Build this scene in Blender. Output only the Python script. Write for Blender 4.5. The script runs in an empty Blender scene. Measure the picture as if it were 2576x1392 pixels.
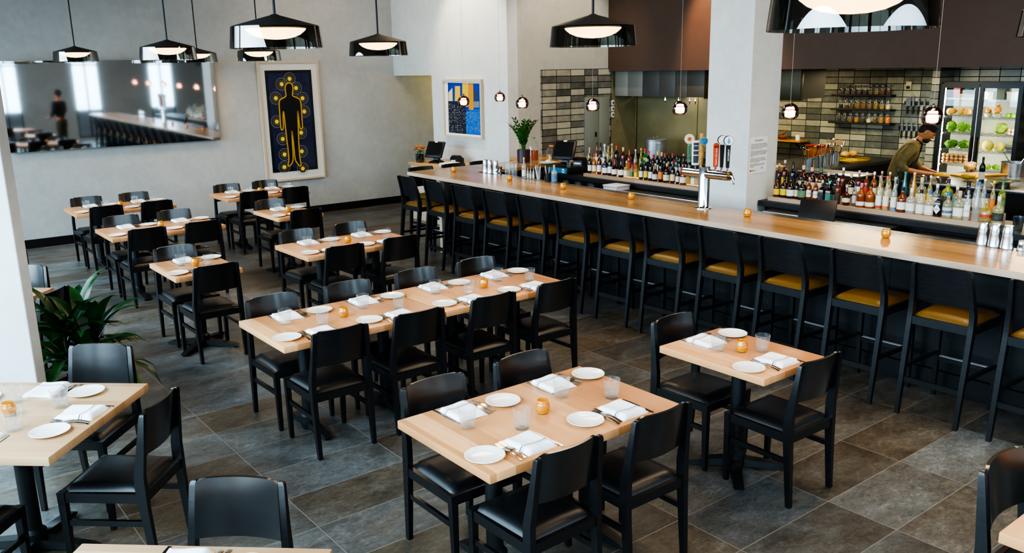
import bpy, bmesh, math, random
from mathutils import Vector, Matrix, noise
random.seed(11)
SC = bpy.context.scene
COL = SC.collection
PI = math.pi

# ------------------------------------------------------------------ camera model (world: X along the mirror wall, Y towards it, Z up)
FPX, PITCH, ROLL, PSI = 2147.7, 0.239482, -0.018153, 0.660399
CAMH = 1.6867 + 0.755
_f = Vector((0, math.cos(PITCH), -math.sin(PITCH)))
_r0 = Vector((1, 0, 0)); _u0 = _r0.cross(_f)
_r = _r0 * math.cos(ROLL) + _u0 * math.sin(ROLL)
_u = _u0 * math.cos(ROLL) - _r0 * math.sin(ROLL)
_R = Matrix(((math.cos(PSI), math.sin(PSI), 0), (-math.sin(PSI), math.cos(PSI), 0), (0, 0, 1)))
_r, _u, _f = _R @ _r, _R @ _u, _R @ _f
EYE = Vector((0, 0, CAMH))
def _ray(x, y): return _r * ((x - 1288) / FPX) - _u * ((y - 696) / FPX) + _f
def pz(x, y, z):
    d = _ray(x, y); return EYE + d * ((z - CAMH) / d.z)
def px(x, y, X):
    d = _ray(x, y); return EYE + d * (X / d.x)
def py(x, y, Y):
    d = _ray(x, y); return EYE + d * (Y / d.y)
def skew(Y): return 0.018 * (Y - 5.0)

# ------------------------------------------------------------------ colours and materials
def lin(h):
    h = h.lstrip('#'); o = []
    for i in (0, 2, 4):
        c = int(h[i:i + 2], 16) / 255
        o.append(c / 12.92 if c <= .04045 else ((c + .055) / 1.055) ** 2.4)
    return (*o, 1)
MATS = {}
def _new(name):
    m = bpy.data.materials.new(name); m.use_nodes = True
    nt = m.node_tree; b = nt.nodes['Principled BSDF']
    return m, nt, b
def mat(name, col, rough=.5, metal=0, spec=.5, coat=0, trans=0, emit=None, estr=0, alpha=1, ior=1.45):
    if name in MATS: return MATS[name]
    m, nt, b = _new(name)
    c = lin(col) if isinstance(col, str) else (*col, 1)
    b.inputs['Base Color'].default_value = c
    b.inputs['Roughness'].default_value = rough
    b.inputs['Metallic'].default_value = metal
    b.inputs['Specular IOR Level'].default_value = spec
    b.inputs['Coat Weight'].default_value = coat
    b.inputs['Coat Roughness'].default_value = .12
    b.inputs['Transmission Weight'].default_value = trans
    b.inputs['IOR'].default_value = ior
    if emit:
        b.inputs['Emission Color'].default_value = lin(emit) if isinstance(emit, str) else (*emit, 1)
        b.inputs['Emission Strength'].default_value = estr
    MATS[name] = m; return m
def ramp(nt, fac, stops):
    r = nt.nodes.new('ShaderNodeValToRGB'); e = r.color_ramp.elements
    while len(e) < len(stops): e.new(.5)
    for i, (p, c) in enumerate(stops):
        e[i].position = p; e[i].color = lin(c) if isinstance(c, str) else (*c, 1)
    nt.links.new(fac, r.inputs[0]); return r.outputs[0]
def tex_noise(nt, vec, scale, detail=4, rough=.55, dist=0):
    n = nt.nodes.new('ShaderNodeTexNoise'); n.inputs['Scale'].default_value = scale
    n.inputs['Detail'].default_value = detail; n.inputs['Roughness'].default_value = rough
    n.inputs['Distortion'].default_value = dist
    if vec: nt.links.new(vec, n.inputs['Vector'])
    return n.outputs['Fac']
def math_n(nt, op, a, b=None, c=None):
    n = nt.nodes.new('ShaderNodeMath'); n.operation = op
    for i, v in enumerate((a, b, c)):
        if v is None: continue
        if isinstance(v, (int, float)): n.inputs[i].default_value = v
        else: nt.links.new(v, n.inputs[i])
    return n.outputs[0]
def mixc(nt, fac, a, b, mode='MIX'):
    n = nt.nodes.new('ShaderNodeMix'); n.data_type = 'RGBA'; n.blend_type = mode
    for s, v in (('Factor', fac), ('A', a), ('B', b)):
        i = next(x for x in n.inputs if x.name == s and (x.type == 'RGBA' if s != 'Factor' else x.type == 'VALUE'))
        if isinstance(v, (int, float)): i.default_value = v
        elif isinstance(v, str): i.default_value = lin(v)
        elif isinstance(v, tuple): i.default_value = v
        else: nt.links.new(v, i)
    return next(x for x in n.outputs if x.type == 'RGBA')
def coords(nt, kind='Object', scale=(1, 1, 1), rot=(0, 0, 0)):
    t = nt.nodes.new('ShaderNodeTexCoord'); mp = nt.nodes.new('ShaderNodeMapping')
    mp.inputs['Scale'].default_value = scale; mp.inputs['Rotation'].default_value = rot
    nt.links.new(t.outputs[kind], mp.inputs[0]); return mp.outputs[0]
def world_pos(nt):
    g = nt.nodes.new('ShaderNodeNewGeometry'); return g.outputs['Position']
def bump(nt, b, h, strength=.2, dist=.01):
    n = nt.nodes.new('ShaderNodeBump'); n.inputs['Strength'].default_value = strength; n.inputs['Distance'].default_value = dist
    nt.links.new(h, n.inputs['Height']); nt.links.new(n.outputs[0], b.inputs['Normal'])
def noisy(name, c1, c2, scale=8, rough=.6, metal=0, stretch=(1, 1, 1), bmp=0, coat=0, crough=.12, detail=5, spec=.5, kind='Object', p=(.3, .7)):
    if name in MATS: return MATS[name]
    m, nt, b = _new(name)
    v = coords(nt, kind, stretch); n = tex_noise(nt, v, scale, detail)
    nt.links.new(ramp(nt, n, [(p[0], c1), (p[1], c2)]), b.inputs['Base Color'])
    b.inputs['Roughness'].default_value = rough; b.inputs['Metallic'].default_value = metal
    b.inputs['Coat Weight'].default_value = coat; b.inputs['Coat Roughness'].default_value = crough; b.inputs['Specular IOR Level'].default_value = spec
    if bmp: bump(nt, b, n, bmp)
    MATS[name] = m; return m
def thin_glass(name, tint, refl=.08, edge=.5, rough=0.0, body_sheen=0, body=None):
    """thin clear or tinted pane: see-through with a mirror-like sheen that grows towards the silhouette"""
    if name in MATS: return MATS[name]
    m = bpy.data.materials.new(name); m.use_nodes = True; nt = m.node_tree; nt.nodes.clear()
    o = nt.nodes.new('ShaderNodeOutputMaterial'); mx = nt.nodes.new('ShaderNodeMixShader')
    t = nt.nodes.new('ShaderNodeBsdfTransparent'); t.inputs[0].default_value = lin(tint) if isinstance(tint, str) else (*tint, 1)
    g = nt.nodes.new('ShaderNodeBsdfGlossy'); g.inputs['Roughness'].default_value = rough
    lw = nt.nodes.new('ShaderNodeLayerWeight'); lw.inputs[0].default_value = .35
    f = math_n(nt, 'MULTIPLY_ADD', lw.outputs['Facing'], edge, refl)
    nt.links.new(f, mx.inputs[0]); nt.links.new(t.outputs[0], mx.inputs[1]); nt.links.new(g.outputs[0], mx.inputs[2])
    last = mx.outputs[0]
    if body_sheen:  # diffuse body colour; on clear glass it paints in reflected brightness
        d = nt.nodes.new('ShaderNodeBsdfDiffuse'); d.inputs[0].default_value = lin(body) if body else (.95, .97, 1, 1)
        m2 = nt.nodes.new('ShaderNodeMixShader'); m2.inputs[0].default_value = body_sheen
        nt.links.new(last, m2.inputs[1]); nt.links.new(d.outputs[0], m2.inputs[2]); last = m2.outputs[0]
    nt.links.new(last, o.inputs[0]); MATS[name] = m; return m

# ------------------------------------------------------------------ mesh builder
class MB:
    def __init__(s): s.v, s.f = [], []
    def add(s, vs, fs, M=None):
        o = len(s.v)
        s.v += [tuple(M @ Vector(v)) if M else tuple(v) for v in vs]
        s.f += [tuple(o + i for i in f) for f in fs]
        return s
    def box(s, x0, x1, y0, y1, z0, z1, M=None, bev=0):
        if bev:
            bm = bmesh.new(); bmesh.ops.create_cube(bm, size=1)
            for v in bm.verts:
                v.co = Vector(((x0 + x1) / 2 + v.co.x * (x1 - x0), (y0 + y1) / 2 + v.co.y * (y1 - y0), (z0 + z1) / 2 + v.co.z * (z1 - z0)))
            bmesh.ops.bevel(bm, geom=bm.edges[:], offset=bev, segments=2, profile=.5, affect='EDGES')
            bm.verts.index_update()
            s.add([v.co for v in bm.verts], [[v.index for v in f.verts] for f in bm.faces], M); bm.free(); return s
        vs = [(x0, y0, z0), (x1, y0, z0), (x1, y1, z0), (x0, y1, z0), (x0, y0, z1), (x1, y0, z1), (x1, y1, z1), (x0, y1, z1)]
        return s.add(vs, [(3, 2, 1, 0), (4, 5, 6, 7), (0, 1, 5, 4), (1, 2, 6, 5), (2, 3, 7, 6), (3, 0, 4, 7)], M)
    def loft(s, secs, M=None):
        """horizontal rectangles (cx, cy, z, wx, wy) skinned from bottom to top"""
        vs = []; n = len(secs)
        for cx, cy, z, wx, wy in secs:
            vs += [(cx - wx / 2, cy - wy / 2, z), (cx + wx / 2, cy - wy / 2, z), (cx + wx / 2, cy + wy / 2, z), (cx - wx / 2, cy + wy / 2, z)]
        fs = [(3, 2, 1, 0), tuple(4 * (n - 1) + i for i in range(4))]
        for k in range(n - 1):
            for i in range(4):
                j = (i + 1) % 4; fs.append((4 * k + i, 4 * k + j, 4 * k + 4 + j, 4 * k + 4 + i))
        return s.add(vs, fs, M)
    def lathe(s, prof, seg=24, c=(0, 0, 0), M=None, arc=None, rib=0):
        vs, fs = [], []; full = arc is None
        a0, a1 = arc or (0, 2 * PI); cols = seg if full else seg + 1
        for (r, z) in prof:
            for k in range(cols):
                a = a0 + (a1 - a0) * k / seg
                rr = r * (1 - rib * (k % 2))
                vs.append((c[0] + rr * math.cos(a), c[1] + rr * math.sin(a), c[2] + z))
        n = len(prof)
        for i in range(n - 1):
            for k in range(seg):
                k2 = (k + 1) % cols if full else k + 1
                q = (i * cols + k, i * cols + k2, (i + 1) * cols + k2, (i + 1) * cols + k)
                if prof[i][0] < 1e-6: q = (q[0], q[2], q[3])
                elif prof[i + 1][0] < 1e-6: q = (q[0], q[1], q[2])
                fs.append(q)
        return s.add(vs, fs, M)
    def tube(s, pts, r, seg=8, M=None, caps=True):
        pts = [Vector(p) for p in pts]; n = len(pts)
        rs = r if isinstance(r, (list, tuple)) else [r] * n
        t0 = (pts[1] - pts[0]).normalized()
        nx = t0.orthogonal().normalized(); vs, fs = [], []
        for i, p in enumerate(pts):
            t = (pts[min(i + 1, n - 1)] - pts[max(i - 1, 0)]).normalized()
            nx = (nx - t * nx.dot(t)).normalized(); ny = t.cross(nx)
            for k in range(seg):
                a = 2 * PI * k / seg; vs.append(p + (nx * math.cos(a) + ny * math.sin(a)) * rs[i])
        for i in range(n - 1):
            for k in range(seg):
                k2 = (k + 1) % seg; fs.append((i * seg + k, i * seg + k2, (i + 1) * seg + k2, (i + 1) * seg + k))
        if caps: fs += [tuple(reversed(range(seg))), tuple((n - 1) * seg + k for k in range(seg))]
        return s.add(vs, fs, M)
    def beam(s, p, q, w, h, M=None, w2=None, h2=None):
        p, q = Vector(p), Vector(q); t = (q - p).normalized()
        side = t.cross(Vector((0, 0, 1)))
        side = side.normalized() if side.length > 1e-4 else Vector((1, 0, 0))
        up = side.cross(t); vs = []
        for e, ww, hh in ((p, w, h), (q, w2 or w, h2 or h)):
            for a, b in ((-1, -1), (1, -1), (1, 1), (-1, 1)): vs.append(e + side * (a * ww / 2) + up * (b * hh / 2))
        return s.add(vs, [(0, 1, 2, 3), (7, 6, 5, 4), (0, 4, 5, 1), (1, 5, 6, 2), (2, 6, 7, 3), (3, 7, 4, 0)], M)
    def prism(s, poly, z0, z1, M=None):
        n = len(poly); vs = [(x, y, z0) for x, y in poly] + [(x, y, z1) for x, y in poly]
        return s.add(vs, [tuple(reversed(range(n))), tuple(range(n, 2 * n))] + [(i, (i + 1) % n, n + (i + 1) % n, n + i) for i in range(n)], M)
    def ball(s, c, r, seg=14, rings=8, M=None, bumpy=0, seed=0, freq=2.3):
        rx, ry, rz = r if isinstance(r, tuple) else (r, r, r); vs, fs = [], []
        for i in range(rings + 1):
            th = PI * i / rings
            for k in range(seg):
                a = 2 * PI * k / seg
                d = Vector((math.sin(th) * math.cos(a), math.sin(th) * math.sin(a), -math.cos(th)))
                q = 1 + (bumpy * (-.35 + .65 * noise.noise(d * freq + Vector((seed * 7.1, seed * 3.3, seed)))) if bumpy else 0)
                vs.append((c[0] + d.x * rx * q, c[1] + d.y * ry * q, c[2] + d.z * rz * q))
        for i in range(rings):
            for k in range(seg):
                k2 = (k + 1) % seg
                q = (i * seg + k, i * seg + k2, (i + 1) * seg + k2, (i + 1) * seg + k)
                if i == 0: q = (q[0], q[2], q[3])
                elif i == rings - 1: q = (q[0], q[1], q[2])
                fs.append(q)
        return s.add(vs, fs, M)
    def grid(s, fn, nu, nv, M=None, closed=None):
        vs = [fn(i / nu, j / nv) for j in range(nv + 1) for i in range(nu + 1)]
        fs = [(j * (nu + 1) + i, j * (nu + 1) + i + 1, (j + 1) * (nu + 1) + i + 1, (j + 1) * (nu + 1) + i) for j in range(nv) for i in range(nu)]
        return s.add(vs, fs, M)
    def slab(s, top, bot, nu, nv, M=None):
        """a closed plate between two parametric surfaces"""
        vs = [top(i / nu, j / nv) for j in range(nv + 1) for i in range(nu + 1)] + [bot(i / nu, j / nv) for j in range(nv + 1) for i in range(nu + 1)]
        w = nu + 1; o = w * (nv + 1); fs = []
        for j in range(nv):
            for i in range(nu):
                a = j * w + i; fs += [(a, a + 1, a + 1 + w, a + w), (o + a + w, o + a + 1 + w, o + a + 1, o + a)]
        for i in range(nu):
            a = i; fs.append((a + 1, a, o + a, o + a + 1)); a = nv * w + i; fs.append((a, a + 1, o + a + 1, o + a))
        for j in range(nv):
            a = j * w; fs.append((a, a + w, o + a + w, o + a)); a = j * w + nu; fs.append((a + w, a, o + a, o + a + w))
        return s.add(vs, fs, M)
    def mesh(s, name, m, ang=35):
        me = bpy.data.meshes.new(name); me.from_pydata(s.v, [], s.f); me.validate(); me.update()
        bm = bmesh.new(); bm.from_mesh(me); bmesh.ops.remove_doubles(bm, verts=bm.verts, dist=1e-5)
        bmesh.ops.recalc_face_normals(bm, faces=bm.faces); bm.to_mesh(me); bm.free()
        if ang:
            me.polygons.foreach_set('use_smooth', [True] * len(me.polygons)); me.set_sharp_from_angle(angle=math.radians(ang))
        for x in (m if isinstance(m, (list, tuple)) else [m]): me.materials.append(x)
        return me
    def build(s, name, m, parent=None, loc=None, rotz=0, ang=35):
        o = bpy.data.objects.new(name, s.mesh(name, m, ang)); COL.objects.link(o)
        if parent: o.parent = parent
        if loc: o.location = loc
        if rotz: o.rotation_euler = (0, 0, rotz)
        return o
def tag(o, label, cat, group=None):
    o['label'] = label; o['category'] = cat
    if group: o['group'] = group
    return o
def thing(name, label, cat, loc=(0, 0, 0), rotz=0, group=None):
    o = bpy.data.objects.new(name, None); COL.objects.link(o); o.empty_display_size = .05
    o.location = loc; o.rotation_euler = (0, 0, rotz); return tag(o, label, cat, group)
def struct(name, mb, m, parent=None, ang=0):
    o = mb.build(name, m, parent, ang=ang)
    if not parent: o['kind'] = 'structure'
    return o
def dup(root, loc, rotz=0, label=None, group=None):
    kids = [(c, list(c.children)) for c in root.children]
    r = root.copy(); COL.objects.link(r); r.location = loc; r.rotation_euler = (0, 0, rotz)
    if label: r['label'] = label
    if group: r['group'] = group
    for ch, sub in kids:
        c = ch.copy(); COL.objects.link(c); c.parent = r
        for g in sub:
            d = g.copy(); COL.objects.link(d); d.parent = c
    return r
class Proto:
    """first use moves the built thing itself, every later use copies it"""
    def __init__(s, root): s.root, s.used = root, False
    def put(s, loc, rotz, label, group=None):
        if s.used: return dup(s.root, loc, rotz, label, group or s.root.get('group'))
        s.used = True; s.root.location = loc; s.root.rotation_euler = (0, 0, rotz); s.root['label'] = label
        if group: s.root['group'] = group
        return s.root
_ORD = 'first second third fourth fifth sixth seventh eighth ninth tenth eleventh twelfth thirteenth fourteenth fifteenth sixteenth seventeenth eighteenth nineteenth twentieth'.split()
def nth(i):
    if i < 20: return _ORD[i]
    t = ('twenty', 'thirty', 'forty')[i // 10 - 2 if (i + 1) % 10 else 0]
    i1 = i + 1
    if i1 % 10 == 0: return {30: 'thirtieth', 40: 'fortieth'}[i1]
    return {2: 'twenty', 3: 'thirty'}[i1 // 10] + '-' + _ORD[i1 % 10 - 1]
def text_mesh(name, body, size, m, parent, M, align='CENTER', extrude=.0003):
    cu = bpy.data.curves.new(name, 'FONT'); cu.body = body; cu.size = size; cu.align_x = align; cu.align_y = 'CENTER'; cu.extrude = extrude
    o = bpy.data.objects.new(name, cu); COL.objects.link(o)
    dg = bpy.context.evaluated_depsgraph_get(); me = bpy.data.meshes.new_from_object(o.evaluated_get(dg))
    bpy.data.objects.remove(o); bpy.data.curves.remove(cu)
    me.transform(M); me.materials.clear(); me.materials.append(m)
    t = bpy.data.objects.new(name, me); COL.objects.link(t)
    if parent: t.parent = parent
    return t
def frame_M(origin, xdir, ydir):
    x = Vector(xdir).normalized(); y = Vector(ydir).normalized(); z = x.cross(y); o = Vector(origin)
    return Matrix(((x.x, y.x, z.x, o.x), (x.y, y.y, z.y, o.y), (x.z, y.z, z.z, o.z), (0, 0, 0, 1)))
# ------------------------------------------------------------------ surface materials
def m_floor():
    m, nt, b = _new('slate_tile'); p = world_pos(nt)
    sx = nt.nodes.new('ShaderNodeSeparateXYZ'); nt.links.new(p, sx.inputs[0])
    u = math_n(nt, 'DIVIDE', math_n(nt, 'SUBTRACT', sx.outputs[0], 4.13), .795)
    v = math_n(nt, 'DIVIDE', math_n(nt, 'SUBTRACT', sx.outputs[1], 2.0), .406)
    cx = nt.nodes.new('ShaderNodeCombineXYZ')
    nt.links.new(math_n(nt, 'FLOOR', u), cx.inputs[0]); nt.links.new(math_n(nt, 'FLOOR', v), cx.inputs[1])
    wn = nt.nodes.new('ShaderNodeTexWhiteNoise'); wn.noise_dimensions = '2D'; nt.links.new(cx.outputs[0], wn.inputs['Vector'])
    # every tile samples the stone pattern somewhere else
    off = nt.nodes.new('ShaderNodeVectorMath'); off.operation = 'MULTIPLY_ADD'
    nt.links.new(wn.outputs['Color'], off.inputs[0]); off.inputs[1].default_value = (37, 37, 37); nt.links.new(p, off.inputs[2])
    st = nt.nodes.new('ShaderNodeMapping'); st.inputs['Scale'].default_value = (1.0, 1.7, 1); nt.links.new(off.outputs[0], st.inputs[0])
    n1 = tex_noise(nt, st.outputs[0], 1.6, 8, .62, .6); n2 = tex_noise(nt, st.outputs[0], 7, 8, .7, 1.2)
    n3 = tex_noise(nt, p, 55, 6, .75); n4 = tex_noise(nt, st.outputs[0], 24, 8, .72, .8)
    f = math_n(nt, 'ADD', math_n(nt, 'MULTIPLY', n1, .34), math_n(nt, 'ADD', math_n(nt, 'MULTIPLY', n2, .22), math_n(nt, 'ADD', math_n(nt, 'MULTIPLY', n4, .28), math_n(nt, 'MULTIPLY', n3, .16))))
    warm = ramp(nt, f, [(.36, '#2f2923'), (.46, '#4c443a'), (.54, '#635a4d'), (.64, '#8c8070')])
    cool = ramp(nt, f, [(.36, '#33383a'), (.46, '#4d5457'), (.54, '#646b6e'), (.64, '#888f91')])
    sc = nt.nodes.new('ShaderNodeSeparateColor'); nt.links.new(wn.outputs['Color'], sc.inputs[0])
    hue = math_n(nt, 'ADD', math_n(nt, 'MULTIPLY', sc.outputs[1], .8), math_n(nt, 'MULTIPLY_ADD', n1, 1.5, -.85))
    hue.node.use_clamp = True
    base = mixc(nt, hue, warm, cool)
    tone = math_n(nt, 'MULTIPLY_ADD', wn.outputs['Value'], .42, .66)
    tn = nt.nodes.new('ShaderNodeCombineColor')
    for i in range(3): nt.links.new(tone, tn.inputs[i])
    c = mixc(nt, 1.0, base, tn.outputs[0], 'MULTIPLY')
    fx = math_n(nt, 'ABSOLUTE', math_n(nt, 'SUBTRACT', math_n(nt, 'FRACT', u), .5))
    fy = math_n(nt, 'ABSOLUTE', math_n(nt, 'SUBTRACT', math_n(nt, 'FRACT', v), .5))
    g = math_n(nt, 'MAXIMUM', math_n(nt, 'GREATER_THAN', fx, .5 - .003 / .795), math_n(nt, 'GREATER_THAN', fy, .5 - .003 / .406))
    nt.links.new(mixc(nt, g, c, '#77736c'), b.inputs['Base Color'])
    nt.links.new(math_n(nt, 'MULTIPLY_ADD', n2, .28, .30), b.inputs['Roughness'])
    h = math_n(nt, 'SUBTRACT', math_n(nt, 'ADD', math_n(nt, 'MULTIPLY', n2, .5), math_n(nt, 'MULTIPLY', n3, .15)), math_n(nt, 'MULTIPLY', g, .6))
    bump(nt, b, h, .35, .006); b.inputs['Specular IOR Level'].default_value = .45
    return m
def m_plaster(name, c1, c2, rough=.75):
    m, nt, b = _new(name); p = world_pos(nt)
    n = tex_noise(nt, p, 1.1, 7, .6, .5); n2 = tex_noise(nt, p, 9, 6, .65, .4)
    f = math_n(nt, 'ADD', math_n(nt, 'MULTIPLY', n, .6), math_n(nt, 'MULTIPLY', n2, .4))
    nt.links.new(ramp(nt, f, [(.35, c1), (.62, c2)]), b.inputs['Base Color'])
    b.inputs['Roughness'].default_value = rough; bump(nt, b, n2, .12, .01); return m
def m_tiles(name, axis, tones):
    """stack-bonded glazed tiles, 305 x 103 mm, running along world X or Y"""
    m, nt, b = _new(name); p = world_pos(nt)
    sx = nt.nodes.new('ShaderNodeSeparateXYZ'); nt.links.new(p, sx.inputs[0])
    u = math_n(nt, 'DIVIDE', math_n(nt, 'SUBTRACT', sx.outputs[axis], 8.886 if axis == 0 else 7.07), .304 if axis == 0 else .285)
    v = math_n(nt, 'DIVIDE', math_n(nt, 'SUBTRACT', sx.outputs[2], 2.405), .1036)
    cx = nt.nodes.new('ShaderNodeCombineXYZ')
    nt.links.new(math_n(nt, 'FLOOR', u), cx.inputs[0]); nt.links.new(math_n(nt, 'FLOOR', v), cx.inputs[1])
    wn = nt.nodes.new('ShaderNodeTexWhiteNoise'); wn.noise_dimensions = '2D'; nt.links.new(cx.outputs[0], wn.inputs['Vector'])
    n = tex_noise(nt, p, 9, 5, .6)
    f = math_n(nt, 'ADD', math_n(nt, 'MULTIPLY', wn.outputs['Value'], .8), math_n(nt, 'MULTIPLY', math_n(nt, 'SUBTRACT', n, .4), .6))
    c = ramp(nt, f, tones)
    fx = math_n(nt, 'ABSOLUTE', math_n(nt, 'SUBTRACT', math_n(nt, 'FRACT', u), .5))
    fy = math_n(nt, 'ABSOLUTE', math_n(nt, 'SUBTRACT', math_n(nt, 'FRACT', v), .5))
    g = math_n(nt, 'MAXIMUM', math_n(nt, 'GREATER_THAN', fx, .5 - .006 / .3), math_n(nt, 'GREATER_THAN', fy, .5 - .006 / .1036))
    nt.links.new(mixc(nt, g, c, '#15130f'), b.inputs['Base Color'])
    nt.links.new(math_n(nt, 'MULTIPLY_ADD', g, .5, .3), b.inputs['Roughness'])
    bump(nt, b, math_n(nt, 'SUBTRACT', 1, g), .5, .004); return m
def m_planks(name, axis, width, c, rough=.4, grain=(1, 14, 1), coat=.0, kind='world'):
    """butcher-block staves of the given width; axis = the coordinate across the staves"""
    m, nt, b = _new(name)
    p = world_pos(nt) if kind == 'world' else coords(nt)
    sx = nt.nodes.new('ShaderNodeSeparateXYZ'); nt.links.new(p, sx.inputs[0])
    u = math_n(nt, 'FLOOR', math_n(nt, 'DIVIDE', sx.outputs[axis], width))
    wn = nt.nodes.new('ShaderNodeTexWhiteNoise'); wn.noise_dimensions = '1D'; nt.links.new(u, wn.inputs['W'])
    mp = nt.nodes.new('ShaderNodeMapping'); mp.inputs['Scale'].default_value = grain; nt.links.new(p, mp.inputs[0])
    off = nt.nodes.new('ShaderNodeVectorMath'); off.operation = 'MULTIPLY_ADD'
    nt.links.new(wn.outputs['Color'], off.inputs[0]); off.inputs[1].default_value = (9, 9, 9); nt.links.new(mp.outputs[0], off.inputs[2])
    n = tex_noise(nt, off.outputs[0], 2.6, 6, .6, .4)
    f = math_n(nt, 'ADD', math_n(nt, 'MULTIPLY', wn.outputs['Value'], .55), math_n(nt, 'MULTIPLY', n, .5))
    nt.links.new(ramp(nt, f, [(.15, c[0]), (.5, c[1]), (.85, c[2])]), b.inputs['Base Color'])
    b.inputs['Roughness'].default_value = rough; b.inputs['Coat Weight'].default_value = coat; b.inputs['Coat Roughness'].default_value = .16
    bump(nt, b, n, .012, .002); MATS[name] = m; return m

M_FLOOR = m_floor()
M_PLAS = m_plaster('pale_plaster', '#a9a9a6', '#bbbbb8')
M_PLAS2 = m_plaster('column_plaster', '#c3c4c2', '#d3d4d2')
M_BROWN = m_plaster('brown_paint', '#4a3427', '#513a2b', .6)
M_TILE_X = m_tiles('glazed_tile_bar', 0, [(.0, '#4c4b46'), (.3, '#6c6a62'), (.5, '#949080'), (.8, '#b4ae98')])
M_TILE_Y = m_tiles('glazed_tile_kitchen', 1, [(.0, '#3c403c'), (.3, '#545a55'), (.5, '#717669'), (.8, '#9a9a86')])
M_TOP = m_planks('maple_top', 0, .105, ('#b27a4b', '#cf9361', '#dfa878'), .4, (14, 1, 1), .08)
M_TOPO = m_planks('maple_top_angled', 0, .105, ('#b68e68', '#c9a279', '#d3b089'), .4, (14, 1, 1), .08, 'obj')
M_BAR = m_planks('bar_maple', 0, .11, ('#8b6638', '#a17947', '#b08855'), .26, (14, .6, 1), .25)
M_WING = m_planks('bar_maple_edge', 2, .03, ('#b79a82', '#c5aa92', '#cfb69f'), .4, (2, 2, 14))
M_DARK = noisy('black_stain', '#08080a', '#101012', 12, .38, stretch=(1, 1, 8), coat=.15, bmp=.03)
M_BACKW = noisy('black_stain_back', '#0a0a0b', '#131314', 14, .27, stretch=(1, 1, 9), coat=1.0, crough=.2)
M_LEATH = noisy('black_leather', '#08090b', '#0d1013', 160, .40, spec=.6, bmp=.04, detail=2)
M_AMBER = noisy('amber_leather', '#543a09', '#61450d', 160, .42, bmp=.04, detail=2)
M_STOOL = noisy('black_ash', '#0c0d10', '#16181b', 10, .42, stretch=(1, 1, 9), coat=.1, bmp=.05)
M_IRON = noisy('cast_iron', '#0b0d0e', '#121516', 60, .5, bmp=.1)
M_BLACK = mat('black_paint', '#0b0b0c', .5)
M_BLKPL = mat('black_plastic', '#101012', .38)
M_STEEL = noisy('brushed_steel', '#8f9092', '#b3b4b5', 30, .28, 1, (1, 40, 1))
M_CHROME = mat('polished_steel', '#c9c9cb', .08, 1)
M_SILVER = mat('cutlery_steel', '#c8c4bd', .16, 1)
M_WHITE = mat('white_china', '#f3f0e8', .18, coat=.4)
M_PAPER = mat('white_paper', '#e2e2e0', .7)
M_PANEL = noisy('bar_panel_black', '#070a0d', '#0d1216', 2.5, .45, stretch=(1, 3, 1), coat=.1)
M_TRIM = mat('light_maple_trim', '#c9b79f', .45)
M_GLASS = thin_glass('drinking_glass', '#fdfefe', .03, .22, body_sheen=.018)  # faint diffuse white painted in for bright window reflections
M_PANE = thin_glass('window_glass', '#f4f8f8', .03, .2)
M_WATER = thin_glass('water', '#fafbfb', .04, .2, body_sheen=.02)  # same painted-in whiteness as the tumbler around it
M_SMOKE = thin_glass('smoked_glass', '#aaa79e', .12, .30)
M_COPPER = thin_glass('copper_glass', '#9c7f76', .10, .5)
M_GLOW = mat('lamp_diffuser', '#fff0d8', .5, emit='#ffdcae', estr=30)
M_GLOBEL = mat('globe_diffuser', '#ffe9e2', .5, emit='#ffd2c0', estr=26)

# ------------------------------------------------------------------ the room
CEIL = 4.6
struct('floor', MB().box(-1.8, 13.6, -3.6, 14.1, -.1, 0), M_FLOOR)
struct('ceiling', MB().box(-1.8, 13.6, -3.6, 14.1, CEIL, CEIL + .1), m_plaster('ceiling_paint', '#5d5d5c', '#666665'))
struct('wall_mirror', MB().box(-1.8, 13.6, 14.0, 14.2, 0, CEIL), M_PLAS)
struct('baseboard_mirror', MB().box(-1.8, 11.0, 13.98, 13.999, 0, .13), M_BLACK)
struct('wall_painting', MB().box(8.22, 8.42, 10.6, 12.741, 0, CEIL).box(8.22, 8.42, 12.741, 14, 2.345, CEIL), M_PLAS2)
struct('baseboard_painting', MB().box(8.205, 8.219, 10.62, 12.741, 0, .13), M_BLACK)
struct('wall_corridor', MB().box(11.0, 11.1, 10.8, 14, 0, CEIL), M_PLAS)
struct('wall_tile', MB().box(8.42, 13.4, 10.6, 10.8, 0, CEIL), m_plaster('warm_plaster', '#a9a59a', '#b9b5aa'))
struct('trim_1', MB().box(8.872, 10.42, 10.58, 10.599, .9, 2.408), M_TILE_X)
struct('trim_2', MB().box(10.42, 11.0, 10.575, 10.599, .9, 2.36), noisy('olive_steel', '#7d7556', '#948b68', 3, .38, .25, (1, 1, 2)))
struct('wall_soffit', MB().box(10.35, 13.4, -3.5, 10.598, 2.36, CEIL), M_BROWN)
struct('wall_kitchen', MB().box(13.4, 13.6, -3.6, 10.8, 0, CEIL), M_TILE_Y)
# column behind the bar, free pier by the windows
struct('column_bar', MB().box(7.5 + .012, 8.03, 5.59, 6.15, 0, CEIL, bev=.01), M_PLAS2)
Mp = Matrix.Translation((.765, 6.02, 0)) @ Matrix.Rotation(math.radians(48), 4, 'Z')
struct('column_window', MB().box(0, .10, 0, .62, 0, CEIL, Mp, bev=.008), M_PLAS2)

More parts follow.
